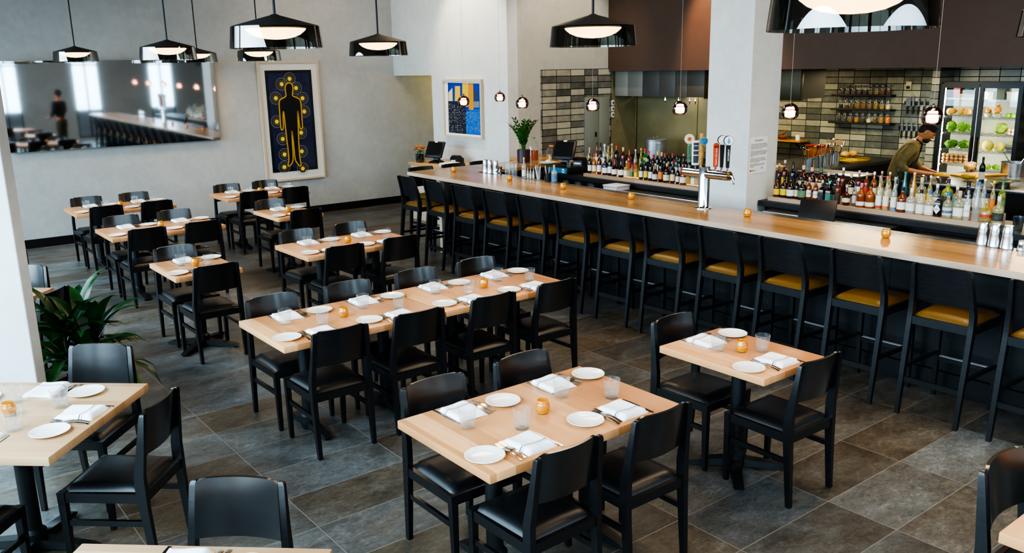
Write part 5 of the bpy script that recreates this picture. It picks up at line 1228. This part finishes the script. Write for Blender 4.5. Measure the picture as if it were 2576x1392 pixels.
for k, (y, ln) in enumerate(((6.15, .04), (6.02, .04), (5.905, .03))):
    prod('squash', f'butternut squash on the second fridge shelf, {nth(k)} from the door hinge', MB().tube([(-.09, 0, .05), (-.06, 0, .05), (0, 0, .052), (.05, 0, .05), (.10, .01, .052)], [.02, .052, .046, .036, .018], 16), M_SQ, (vx(.25 + .2 * (k % 2)), y, zl[1] + .012), 'butternut squashes in the fridge', rz=rnd.uniform(-.3, .3))
tub('white lidded tub beside the squashes in the fridge', (vx(.35), 5.775, zl[1] + .0005), .12, .11, .13, M_PAPER)
for k in range(3):
    prod('lettuce', f'bushy green lettuce head on the middle fridge shelf, {nth(k)} from the hinge', MB().ball((0, 0, .085), (.10, .08, .085), 40, 26, bumpy=.7, seed=k + 3, freq=6), M_LET, (vx(.3), 6.14 - .155 * k, zl[2]), 'lettuce heads in the fridge')
for k in range(2):
    prod('herb_bunch', f'bunch of green herbs on the fourth fridge shelf, {("hinge side", "handle side")[k]}', MB().ball((0, 0, .07), (.10, .11, .07), 40, 24, bumpy=.7, seed=k + 9, freq=7), M_HERB, (vx(.3), 6.12 - .2 * k, zl[3]), 'herb bunches in the fridge')
for k in range(6):
    prod('shallot', f'pink shallot on the fourth fridge shelf, {nth(k)} from the herbs', MB().ball((0, 0, .026), (.023, .022, .026), 12, 8, bumpy=.1, seed=k), noisy('shallot_skin', '#a86a52', '#c9907a', 14, .5), (vx(.15 + .22 * (k % 2)), 5.83 - .046 * (k // 2), zl[3] + .064 * (k % 2)), 'shallots in the fridge')
for k in range(30):
    i, j = k % 6, k // 6
    prod('mushroom', f'brown mushroom in the bottom fridge basket, {nth(k)} counting row by row', MB().ball((0, 0, .03), (.034, .034, .030), 14, 10, bumpy=.35, seed=k, freq=1.3), noisy('mushroom_skin', '#8a5a30', '#d0a478', 7, .5), (vx(.1 + .16 * (j % 2)), 6.19 - .064 * i - .02 * (j % 2), zl[4] + .05 * (j // 2) + .02 * (j % 2)), 'mushrooms in the bottom fridge basket')
prod('tomato', 'red tomato beside the mushrooms in the fridge', MB().ball((0, 0, .035), (.038, .038, .034), 14, 8), mat('tomato_red', '#b8321e', .3), (vx(.2), 5.78, zl[4]))
# right door
for k, c in enumerate(('#d8d2c0', '#6a6a60', '#cfd2cc')): tub(f'plastic food container on the top shelf of the right fridge door, {nth(k)} from the centre', (vx(.3), 5.63 - .15 * k, zr[0] + .0005), .14, .12, .10 + .05 * (k == 1), mat('tub_' + c[1:], c, .4))
for k in range(2):
    t2 = thing('mushroom_bowl', f'small bowl of orange chanterelles on the right fridge shelf, {nth(k)} from the centre', 'bowl', (vx(.3), 5.64 - .13 * k, zr[1] + .0005), 0, 'bowls of chanterelles in the fridge')
    MB().lathe([(0, 0), (.04, 0), (.058, .06), (.054, .06), (.036, .006), (0, .006)], 18).build('bowl', mat('bowl_grey', '#9a9a90', .4), t2); MB().ball((0, 0, .085 + .03 * (k == 1)), (.055, .055, .05 + .03 * (k == 1)), 16, 10, bumpy=.7, seed=k).build('chanterelle', noisy('chanterelle', '#9a5a0c', '#d08a1c', 18, .6), t2)
for k in range(6):
    prod('lime', f'green lime on the right fridge shelf, {nth(k)} along', MB().ball((0, 0, .033), (.033, .036, .033), 14, 8), noisy('lime_skin', '#5a8a12', '#8ab82a', 6, .35), (vx(.22 + .3 * (k % 2)), 5.36 - .07 * (k // 2), zr[1] + .002), 'limes in the fridge')
prod('cabbage', 'pale green savoy cabbage on the right fridge shelf', MB().ball((0, 0, .085), (.09, .10, .085), 24, 16, bumpy=.3, seed=8), noisy('cabbage', '#6a8a1e', '#a8bc4a', 16, .5), (vx(.35), 5.45, zr[2]))
for k in range(9):
    prod('garlic_bulb', f'garlic bulb on the right fridge shelf, {nth(k)} of its heap', MB().ball((0, 0, .026), (.026, .026, .025), 12, 8, bumpy=.2, seed=k), mat('garlic_skin', '#c2a888', .6), (vx(.12 + .2 * (k % 2)), 5.31 - .05 * ((k // 2) % 3), zr[2] + .045 * (k // 6)), 'garlic in the fridge')
for k, (y, f, r_) in enumerate(((5.60, .35, .08), (5.435, .3, .075), (5.33, .8, .07))):
    prod('melon', f'yellow-green melon on the right fridge shelf, {nth(k)} from the centre', MB().ball((0, 0, r_), r_, 20, 14, bumpy=.05, seed=k), noisy('melon_skin', '#a89a2a', '#cbbf62', 14, .5), (vx(f), y, zr[3] + .0 if k != 1 else zr[3]), 'melons in the fridge')
tub('steel insert with leaves at the end of the melon shelf', (vx(.25), 5.25, zr[3] + .0005), .12, .13, .09, M_STEEL)
for k in range(5):
    prod('lime', f'green lime on the bottom fridge shelf, {nth(k)} from the centre', MB().ball((0, 0, .04), (.04, .045, .04), 14, 8), noisy('lime_skin', '#5a8a12', '#8ab82a', 6, .35), (vx(.2 + .25 * (k % 2)), 5.55 - .075 * k, zr[4]), 'limes on the bottom fridge shelf')
struct('column_kitchen', MB().box(12.95, 13.398, 6.29, 6.40, 0, 2.36), M_TILE_Y)

# ------------------------------------------------------------------ the chef's counter
t = thing('kitchen_island', 'dark kitchen island the chef is working at', 'counter')
KZ = .97
MB().box(10.55, 12.3, 2.6, 5.36, KZ - .04, KZ, bev=.003).build('counter_top', M_STEEL, t)
MB().box(10.62, 12.25, 2.65, 5.31, 0, KZ - .041).build('cabinet', M_BLACK, t)
def ki(x, y): return pz(x, y, KZ)
p = ki(2385, 437); o = MB().box(-.16, .30, -.22, .16, 0, .022, bev=.004).build('cutting_board', mat('yellow_board', '#d8a80c', .5), loc=(11.50, 5.08, KZ + .0005), rotz=-.3); tag(o, 'bright yellow cutting board in front of the chef', 'cutting board')
for k, (x, y, lab) in enumerate(((2378, 453, 'golden bread loaf on the island, nearer the chef'), (2414, 452, 'golden bread loaf on the island, farther from the chef'))):
    p = ki(x, y); o = MB().ball((0, 0, .04), (.10, .065, .045), 20, 12, bumpy=.12, seed=k).build('bread_loaf', noisy('bread_crust', '#a8761a', '#e0b43a', 7, .6), loc=(p.x, p.y, KZ), rotz=-.6); o.location.y += (.05, -.10)[k]; o.location.z += .012; tag(o, lab, 'bread', 'bread loaves on the island')
o = MB().tube([(-.16, 0, .02), (0, 0, .024), (.16, 0, .02)], [.012, .024, .012], 14).build('rolling_pin', noisy('pin_wood', '#9a6a1c', '#c08a30', 6, .5), loc=(11.42, 4.72, KZ + .03), rotz=-.5); tag(o, 'wooden rolling pin beside the bread loaves', 'rolling pin')
p = ki(2434, 436); o = MB().ball((0, 0, .085), (.12, .10, .085), 18, 12, bumpy=.7, seed=12).build('bag_of_nuts', noisy('nuts_in_bag', '#9a7434', '#d8bc84', 26, .35), loc=(p.x + .05, p.y, KZ), ang=120); tag(o, 'clear bag of nuts lying on the island', 'bag')
p = ki(2425, 460); bottle((11.02, 4.72, KZ + .0005), 'wine', '#0c1a0c', '#0f1410', 'w', label='dark green sparkling wine bottle standing on the island', name='wine_bottle')
t = thing('cooking_pot', 'wide steel cooking pot with tongs on the island', 'pot', (11.95, 4.72, KZ + .0005))
MB().lathe([(0, 0), (.16, 0), (.165, .17), (.17, .175), (.16, .172), (.155, .01), (0, .01)], 32).build('pot_body', M_STEEL, t); MB().tube([(.05, .0, .05), (-.1, .12, .30)], .006, 6).build('ladle', M_CHROME, t); MB().tube([(-.03, .0, .05), (.05, -.14, .32)], .006, 6).build('ladle', M_CHROME, t)
o = MB().lathe([(0, 0), (.12, 0), (.19, .012), (.192, .017), (.12, .006), (0, .006)], 36).build('glass_platter', thin_glass('platter_glass', '#d9cf98', .2, .5), loc=(10.78, 4.38, KZ + .06)); tag(o, 'large glass platter on top of a stack of bowls', 'platter')
o = MB().lathe([(0, 0), (.08, 0), (.13, .055), (.125, .055), (.07, .006), (0, .006)], 28).build('mixing_bowl', M_STEEL, loc=(10.78, 4.38, KZ + .0005)); tag(o, 'steel bowl under the glass platter on the island', 'bowl')
t = thing('pan_rack', 'large dark pan rack holding shallow steel inserts at the frame edge', 'pan rack', (11.0, 3.78, KZ + .0005))
MB().loft([(0, 0, 0, .44, .62), (0, 0, .15, .46, .66)]).build('pan', mat('dark_pan', '#2d2d2c', .5, .3), t, ang=0)
for k in range(4): MB().box(-.2, .2, -.29 + k * .15, -.16 + k * .15, .1505, .165).build('steel_insert', M_STEEL, t, ang=0)
t = thing('lidded_pot', 'black lidded pot beside the pan rack on the island', 'pot', (11.75, 4.05, KZ + .0005)); MB().lathe([(0, 0), (.13, 0), (.135, .12), (0, .12)], 28).build('pot_body', M_BLACK, t); MB().lathe([(.15, .121), (.15, .135), (.03, .16), (0, .16)], 28).build('lid', M_STEEL, t)
t = thing('food_can', 'round can with red top behind the black pot', 'can', (12.1, 3.72, KZ + .0005)); MB().lathe([(0, 0), (.08, 0), (.08, .14), (0, .14)], 24).build('can_body', mat('can_cream', '#b8a878', .5), t); MB().lathe([(.082, .1405), (.082, .20), (0, .2)], 24).build('red_lid', mat('can_red', '#b02a1c', .5), t)
for k, (x, y) in enumerate(((10.75, 5.25), (10.72, 5.05))):
    o = MB().lathe([(0, 0), (.05, 0), (.085, .06), (.08, .06), (.045, .006), (0, .006)], 24).build('mixing_bowl', M_STEEL, loc=(x, y, KZ + .0005)); tag(o, f'small steel bowl at the bar edge of the island, {("beside the chef", "beside the bread")[k]}', 'bowl', 'small steel bowls on the island')
t = thing('equipment_rack', 'dark rack with bright steel rails beside the chef', 'rack')
for z in (.55, .72, .86): MB().box(10.0, 10.45, 5.62, 6.75, z, z + .012).build('rack_shelf', M_BLACK, t)
for (x, y) in ((10.0, 5.62), (10.44, 5.62), (10.0, 6.74), (10.44, 6.74)): MB().tube([(x, y, 0), (x, y, 1.02)], .011, 8).build('post', M_CHROME, t)
for z in (.94, 1.01): MB().tube([(10.0, 5.62, z), (10.0, 6.74, z)], .008, 8).tube([(10.44, 5.62, z), (10.44, 6.74, z)], .008, 8).build('rail', M_CHROME, t)
MB().box(10.02, 10.42, 5.75, 6.65, 1.022, 1.045, bev=.004).build('sheet_tray', M_STEEL, t)

# ------------------------------------------------------------------ the chef
def skin(name, verts, edges, m, parent, root=0, sub=2):
    me = bpy.data.meshes.new(name); me.from_pydata([v[0] for v in verts], edges, []); o = bpy.data.objects.new(name, me); COL.objects.link(o)
    if parent: o.parent = parent
    o.modifiers.new('Skin', 'SKIN'); sv = me.skin_vertices[0].data
    for i, v in enumerate(verts): sv[i].radius = v[1] if isinstance(v[1], tuple) else (v[1], v[1]); sv[i].use_root = i == root
    s = o.modifiers.new('Sub', 'SUBSURF'); s.levels = sub; s.render_levels = sub
    dg = bpy.context.evaluated_depsgraph_get(); nm = bpy.data.meshes.new_from_object(o.evaluated_get(dg)); bpy.data.objects.remove(o)
    nm.name = name; nm.materials.clear(); nm.materials.append(m); nm.polygons.foreach_set('use_smooth', [True] * len(nm.polygons))
    o = bpy.data.objects.new(name, nm); COL.objects.link(o)
    if parent: o.parent = parent
    return o
fd = Vector((.45, -.89, 0)); ch = thing('person', 'chef in olive jacket, black apron and black cap, bending over the island', 'person', (10.90, 5.76, 0), math.atan2(fd.y, fd.x) - PI / 2)
M_SKIN = noisy('skin', '#a8683f', '#b87a4e', 30, .5); M_JACK = noisy('olive_jacket', '#5c4f2a', '#74643a', 20, .8); M_APR = mat('black_apron', '#0d0d0e', .7); M_HAIR = mat('dark_hair', '#1d120b', .7)
V = [((0, .0, .95), (.12, .085)), ((0, .04, 1.08), (.13, .09)), ((0, .11, 1.24), (.15, .10)), ((0, .19, 1.37), (.12, .085)), ((0, .235, 1.43), .055), ((0, .275, 1.475), .052),
     ((.17, .185, 1.36), .065), ((.27, .07, 1.23), .048), ((.275, .06, 1.10), .042), ((.20, .27, 1.05), .034), ((.12, .455, 1.02), .026),
     ((-.17, .185, 1.36), .065), ((-.255, .18, 1.21), .048), ((-.25, .25, 1.08), .042), ((-.16, .39, 1.035), .034), ((-.08, .475, 1.02), .026),
     ((.09, .0, .88), .07), ((.10, .02, .50), .05), ((.10, 0, .08), .04), ((.10, .12, .035), .035), ((-.09, .0, .88), .07), ((-.10, .02, .50), .05), ((-.10, 0, .08), .04), ((-.10, .12, .035), .035),
     ((0, .30, 1.50), (.062, .062)), ((0, .315, 1.545), (.082, .088)), ((0, .315, 1.60), (.085, .094)), ((0, .305, 1.645), (.06, .065))]
Ed = [(0, 1), (1, 2), (2, 3), (3, 4), (4, 5), (3, 6), (6, 7), (7, 8), (8, 9), (9, 10), (3, 11), (11, 12), (12, 13), (13, 14), (14, 15), (0, 16), (16, 17), (17, 18), (18, 19), (0, 20), (20, 21), (21, 22), (22, 23), (5, 24), (24, 25), (25, 26), (26, 27)]
b = len(V)
for hx, hy, sx, wrist in ((.12, .455, -1, 10), (-.08, .475, 1, 15)):
    hz = 1.015
    for k in range(4):
        ox = (k - 1.5) * .018
        V += [((hx + sx * .02 + ox, hy + .045, hz + .004), .011), ((hx + sx * .03 + ox, hy + .08 - .006 * abs(k - 1.3), hz + .002), .0095), ((hx + sx * .035 + ox, hy + .10 - .008 * abs(k - 1.3), hz - .014), .008)]
        Ed += [(wrist, b), (b, b + 1), (b + 1, b + 2)]; b += 3
    V += [((hx + sx * .045, hy + .02, hz), .011), ((hx + sx * .06, hy + .05, hz - .008), .009)]; Ed += [(wrist, b), (b, b + 1)]; b += 2
skin('body', V, Ed, M_SKIN, ch)
J = [((0, .0, .90), (.175, .135)), ((0, .025, 1.04), (.17, .13)), ((0, .08, 1.20), (.195, .14)), ((0, .155, 1.345), (.17, .12)), ((0, .225, 1.415), (.075, .07)),
     ((.175, .18, 1.355), .085), ((.275, .065, 1.23), .078), ((.28, .06, 1.10), .07), ((.24, .16, 1.07), .058), ((-.175, .18, 1.355), .085), ((-.262, .17, 1.21), .075), ((-.26, .235, 1.09), .066), ((-.205, .32, 1.055), .055)]
skin('chef_jacket', J, [(0, 1), (1, 2), (2, 3), (3, 4), (3, 5), (5, 6), (6, 7), (7, 8), (3, 9), (9, 10), (10, 11), (11, 12)], M_JACK, ch)
MB().slab(lambda u, v: ((2 * u - 1) * (.19 - .07 * v), .135 + .05 * (1 - (2 * u - 1) ** 2) + .17 * max(0, v - .5) * 1.2 - .0, .45 + .86 * v), lambda u, v: ((2 * u - 1) * (.19 - .07 * v), .128 + .05 * (1 - (2 * u - 1) ** 2) + .17 * max(0, v - .5) * 1.2, .45 + .86 * v), 10, 14).build('apron', M_APR, ch)
for s in (-1, 1): MB().tube([(s * .10, .275, 1.30), (s * .075, .29, 1.40), (s * .05, .22, 1.455)], .012, 8).build('apron_strap', M_APR, ch)
skin('trousers', [((0, -.005, .98), (.185, .14)), ((0, -.005, .86), (.18, .14)), ((.09, 0, .80), .125), ((.10, .02, .50), .085), ((.10, 0, .10), .07), ((-.09, 0, .80), .125), ((-.10, .02, .50), .085), ((-.10, 0, .10), .07)], [(0, 1), (1, 2), (2, 3), (3, 4), (1, 5), (5, 6), (6, 7)], mat('dark_trousers', '#15161a', .8), ch)
for s in (-1, 1): MB().ball((s * .10, .06, .045), (.055, .14, .045), 16, 8).build('shoe', M_BLACK, ch)
Hd = Matrix.Translation((0, .335, 1.56)) @ Matrix.Rotation(math.radians(-38), 4, 'X')       # head bowed
MB().ball((0, .0, -.005), (.082, .105, .115), 22, 16, Hd).ball((0, .045, -.085), (.055, .055, .05), 16, 10, Hd).ball((0, .104, -.018), (.012, .02, .024), 10, 8, Hd).ball((.084, -.005, -.015), (.012, .022, .034), 10, 8, Hd).ball((-.084, -.005, -.015), (.012, .022, .034), 10, 8, Hd).build('head', M_SKIN, ch, ang=60)
MB().ball((0, .055, -.092), (.058, .058, .045), 16, 10, Hd).ball((0, .105, -.062), (.032, .014, .008), 10, 6, Hd).build('beard', M_HAIR, ch, ang=60)
MB().ball((0, -.03, .005), (.0845, .085, .10), 18, 12, Hd).build('hair', M_HAIR, ch, ang=60)
for s in (-1, 1):
    MB().ball((s * .032, .094, .012), (.013, .01, .006), 10, 6, Hd).build('eye', mat('eye_dark', '#1a1210', .3), ch); MB().box(s * .032 - .018, s * .032 + .018, .094, .104, .028, .034, Hd).build('eyebrow', M_HAIR, ch)
MB().box(-.02, .02, .1, .106, -.072, -.066, Hd).build('mouth', mat('lips', '#8a4a3c', .5), ch)
MB().lathe([(.0885, .0), (.0895, .03), (.0885, .075), (.075, .088), (.04, .092), (0, .092)], 28, M=Hd @ Matrix.Translation((0, -.005, .025)) @ Matrix.Scale(1.14, 4, (0, 1, 0)) @ Matrix.Rotation(math.radians(8), 4, 'X')).build('chef_cap', mat('cap_black', '#0f100f', .8), ch)
o = MB().tube([(.0, .03, .0), (.0, .20, .012)], [.012, .004], 6).build('chef_knife', M_STEEL, loc=(11.12, 5.20, KZ + .026)); tag(o, 'small kitchen knife lying by the hands of the chef', 'knife')

# ------------------------------------------------------------------ big floor plant behind the white pier
pl = thing('floor_plant', 'dark green leafy floor plant beside the white window pier', 'plant', (1.12, 6.50, 0))
MB().lathe([(0, 0), (.17, 0), (.21, .30), (.20, .30), (.17, .27), (0, .27)], 28).build('planter', mat('planter_black', '#121314', .5), pl)
rnd = random.Random(17)
for k in range(5):
    a = k * 1.26; bx, by = .07 * math.cos(a), .07 * math.sin(a)
    MB().tube([(bx, by, .27), (bx * 1.6, by * 1.6, .64 + .03 * (k % 3))], .014, 8).build('stem', noisy('cane', '#2a2a18', '#3a3a20', 20, .7), pl)
for k in range(78):
    s = k % 5; a0 = s * 1.26; bx, by = .112 * math.cos(a0), .112 * math.sin(a0); a = k * 2.399; up = (k // 5) / 15.5
    L_ = rnd.uniform(.40, .54); el = math.radians(12 + 68 * up + rnd.uniform(-8, 8)); z0 = .36 + .30 * up
    d = Vector((math.cos(a), math.sin(a), 0)); pts = []
    for i in range(7):
        f = i / 6; ang_ = el - f * f * math.radians(55 + 25 * (1 - up)); 
        pts.append(Vector((bx, by, z0)) if i == 0 else pts[-1] + (d * math.cos(ang_) + Vector((0, 0, math.sin(ang_)))) * L_ / 6)
    sd = d.cross(Vector((0, 0, 1))); wds = [.012, .028, .042, .046, .038, .022, .001]
    vs = []; 
    for p, w in zip(pts, wds): vs += [p - sd * w + Vector((0, 0, w * .35)), p, p + sd * w + Vector((0, 0, w * .35))]
    fs = []
    for i in range(6): fs += [(3 * i, 3 * i + 1, 3 * i + 4, 3 * i + 3), (3 * i + 1, 3 * i + 2, 3 * i + 5, 3 * i + 4)]
    MB().add(vs, fs).build('leaf', M_LEAF2, pl, ang=60)
# wall sockets under the poster
o = MB().box(5.25, 5.32, 13.985, 13.9995, .33, .45, bev=.002).build('wall_outlet', mat('outlet_grey', '#5f6264', .5)); tag(o, 'grey wall outlet low on the plaster beneath the poster table', 'outlet')

# ------------------------------------------------------------------ staff who stand outside the frame and show only in the mirror
def standing(lab, loc, face, top_c, leg_c, hair_c, bend=0):
    t = thing('person', lab, 'person', loc, face); k = math.radians(bend)
    def T(p):
        x, y, z = p
        if z <= .95: return p
        dz = z - .95; return (x, y + dz * math.sin(k) + 0, .95 + dz * math.cos(k) - (y * math.sin(k)))
    V = [((0, 0, .95), (.12, .085)), ((0, 0, 1.15), (.115, .08)), ((0, 0, 1.36), (.13, .085)), ((0, 0, 1.46), .055), ((0, .01, 1.52), .05), ((0, .02, 1.58), (.068, .075)), ((0, .02, 1.65), (.078, .09)), ((0, .015, 1.71), (.06, .068)),
         ((.18, 0, 1.39), .06), ((.24, .02, 1.14), .045), ((.22, .18, .98), .034), ((.20, .26, .95), .026), ((-.18, 0, 1.39), .06), ((-.24, .02, 1.14), .045), ((-.22, .18, .98), .034), ((-.20, .26, .95), .026),
         ((.09, 0, .86), .07), ((.10, .01, .48), .05), ((.10, -.01, .08), .035), ((-.09, 0, .86), .07), ((-.10, .01, .48), .05), ((-.10, -.01, .08), .035)]
    E_ = [(0, 1), (1, 2), (2, 3), (3, 4), (4, 5), (5, 6), (6, 7), (2, 8), (8, 9), (9, 10), (10, 11), (2, 12), (12, 13), (13, 14), (14, 15), (0, 16), (16, 17), (17, 18), (0, 19), (19, 20), (20, 21)]
    b = len(V)
    for w, sx in ((11, -1), (15, 1)):
        x, y, z = V[w][0]
        for f in range(4): V += [((x + (f - 1.5) * .018, y + .045, z - .005), .010), ((x + (f - 1.5) * .019, y + .085 - .006 * abs(f - 1.4), z - .02), .008)]; E_ += [(w, b), (b, b + 1)]; b += 2
        V += [((x + sx * .04, y + .03, z - .005), .009)]; E_ += [(w, b)]; b += 1
    skin('body', [(T(p), r) for p, r in V], E_, M_SKIN, t)
    J = [((0, 0, .90), (.16, .12)), ((0, 0, 1.12), (.15, .11)), ((0, 0, 1.36), (.16, .115)), ((0, 0, 1.445), (.08, .075)), ((.18, 0, 1.385), .085), ((.24, .02, 1.14), .07), ((.225, .13, 1.02), .056), ((-.18, 0, 1.385), .085), ((-.24, .02, 1.14), .07), ((-.225, .13, 1.02), .056)]
    skin('shirt', [(T(p), r) for p, r in J], [(0, 1), (1, 2), (2, 3), (2, 4), (4, 5), (5, 6), (2, 7), (7, 8), (8, 9)], mat('cloth_' + top_c, top_c, .8), t)
    skin('trousers', [((0, -.005, .97), (.165, .125)), ((0, -.005, .86), (.17, .13)), ((.09, 0, .80), .115), ((.10, .01, .48), .08), ((.10, -.01, .09), .065), ((-.09, 0, .80), .115), ((-.10, .01, .48), .08), ((-.10, -.01, .09), .065)], [(0, 1), (1, 2), (2, 3), (3, 4), (1, 5), (5, 6), (6, 7)], mat('cloth_' + leg_c, leg_c, .8), t)
    for s_ in (-1, 1): MB().ball((s_ * .10, .05, .045), (.05, .13, .045), 14, 8).build('shoe', M_BLACK, t)
    c = Vector(T((0, .0, 1.67))); MB().ball((c.x, c.y - .015, c.z + .01), (.092, .10, .10), 18, 12).build('hair', mat('hair_' + hair_c, hair_c, .7), t, ang=60)
    f = Vector(T((0, .10, 1.625))); MB().ball(f, (.014, .02, .022), 8, 6).build('nose', M_SKIN, t, ang=60)
    for s_ in (-1, 1): e = Vector(T((s_ * .03, .098, 1.655))); MB().ball(e, (.011, .008, .006), 8, 6).build('eye', mat('eye_dark', '#1a1210', .3), t)
    return t
standing('person in black clothes by the near end of the bar, seen only in the mirror', (5.25, -.35, 0), 2.4, '#0c0d10', '#3a3318', '#14100d')
standing('person in a red sweater near the end windows, seen only in the mirror', (3.35, -2.3, 0), 1.9, '#8c1f10', '#20242c', '#2a1a10')
standing('person in a blue vest bending forward near the end windows, seen only in the mirror', (2.35, -1.9, 0), -1.2, '#163a8c', '#14161c', '#1a120c', 38)
# ------------------------------------------------------------------ light
def area(name, loc, size, target, watts, col, spread=PI):
    l = bpy.data.lights.new(name, 'AREA'); l.shape = 'RECTANGLE'; l.size, l.size_y = size; l.energy = watts; l.color = col; l.spread = spread
    o = bpy.data.objects.new(name, l); COL.objects.link(o); o.location = loc
    o.rotation_euler = (Vector(target) - Vector(loc)).to_track_quat('-Z', 'Y').to_euler(); return o
def point(name, loc, watts, col, r=.05):
    l = bpy.data.lights.new(name, 'POINT'); l.energy = watts; l.color = col; l.shadow_soft_size = r
    o = bpy.data.objects.new(name, l); COL.objects.link(o); o.location = loc; return o
def spot(name, loc, target, watts, col, ang, blend=.6, r=.05):
    l = bpy.data.lights.new(name, 'SPOT'); l.energy = watts; l.color = col; l.spot_size = math.radians(ang); l.spot_blend = blend; l.shadow_soft_size = r
    o = bpy.data.objects.new(name, l); COL.objects.link(o); o.location = loc
    o.rotation_euler = (Vector(target) - Vector(loc)).to_track_quat('-Z', 'Y').to_euler(); return o
DAY = (.60, .82, 1.0); WARM = (1.0, .70, .40)
area('daylight_side', (-2.1, 5.5, 2.3), (17, 3.2), (3, 5.5, -1.2), 1750, DAY, 2.2)
area('daylight_end', (4.4, -3.9, 2.3), (11, 3.2), (4.4, 2, -1.2), 640, DAY, 2.2)
w = bpy.data.worlds.new('sky'); SC.world = w; w.use_nodes = True
bg = w.node_tree.nodes['Background']; bg.inputs[0].default_value = (.72, .84, 1, 1); bg.inputs[1].default_value = .8
for x, y in ((11.9, 6.6), (11.9, 4.2), (11.9, 9.2)): area('kitchen_light', (x, y, 2.34), (.6, 1.2), (x, y, 0), 70, (1, .82, .52))
area('hood_light', (10.75, 9.3, 1.94), (.3, 1.6), (10.8, 9.3, 0), 7, (1, .85, .6))  # added lamp under the hood that brightens the backsplash
spot('tile_washer', (9.4, 8.9, 4.5), (9.3, 10.6, 2.4), 190, (1, .88, .70), 75)  # added spot that lifts the tiled wall, no known fitting
for y in (7.6, 4.6, 2.0): spot('bar_downlight', (7.2, y, 4.5), (7.6, y, 1.0), 190, WARM, 50)
spot('wall_washer', (7.2, 11.7, 4.5), (8.22, 11.5, 2.7), 220, (1, .85, .62), 75)
point('corridor_light', (9.6, 13.2, 2.2), 26, (1, .74, .22), .2)
for y in (1.4, 3.2, 8.0): area('bar_glow', (6.3, y, 4.4), (.8, 2.0), (6.1, y, 1.0), 80, (1, .76, .50))  # added warm fill over bar and stools, not actual fittings
spot('soffit_washer', (9.3, 8.6, 4.4), (10.35, 8.2, 2.7), 520, (1, .62, .34), 55)
for x, y in ((6.6, 12.2),): area('ceiling_glow', (x, y, 4.5), (1.5, 1.5), (x + .6, y + .5, 1.0), 45, (1, .80, .58))  # invented warm fill that brightens the far end of the room

cam = bpy.data.cameras.new('camera'); co = bpy.data.objects.new('camera', cam); COL.objects.link(co)
cam.sensor_fit = 'HORIZONTAL'; cam.sensor_width = 36; cam.lens = FPX / 2576 * 36; cam.clip_start = .05; cam.clip_end = 200
co.matrix_world = Matrix(((_r.x, _u.x, -_f.x, EYE.x), (_r.y, _u.y, -_f.y, EYE.y), (_r.z, _u.z, -_f.z, EYE.z), (0, 0, 0, 1)))
SC.camera = co
SC.view_settings.view_transform = 'AgX'
try: SC.view_settings.look = 'AgX - High Contrast'
except Exception: pass
SC.view_settings.exposure = 0.05
try:
    cy = SC.cycles
    cy.max_bounces = 8; cy.diffuse_bounces = 3; cy.glossy_bounces = 4; cy.transmission_bounces = 6; cy.transparent_max_bounces = 24
    cy.caustics_reflective = False; cy.caustics_refractive = False; cy.sample_clamp_indirect = 6
    cy.use_denoising = True
except Exception: pass
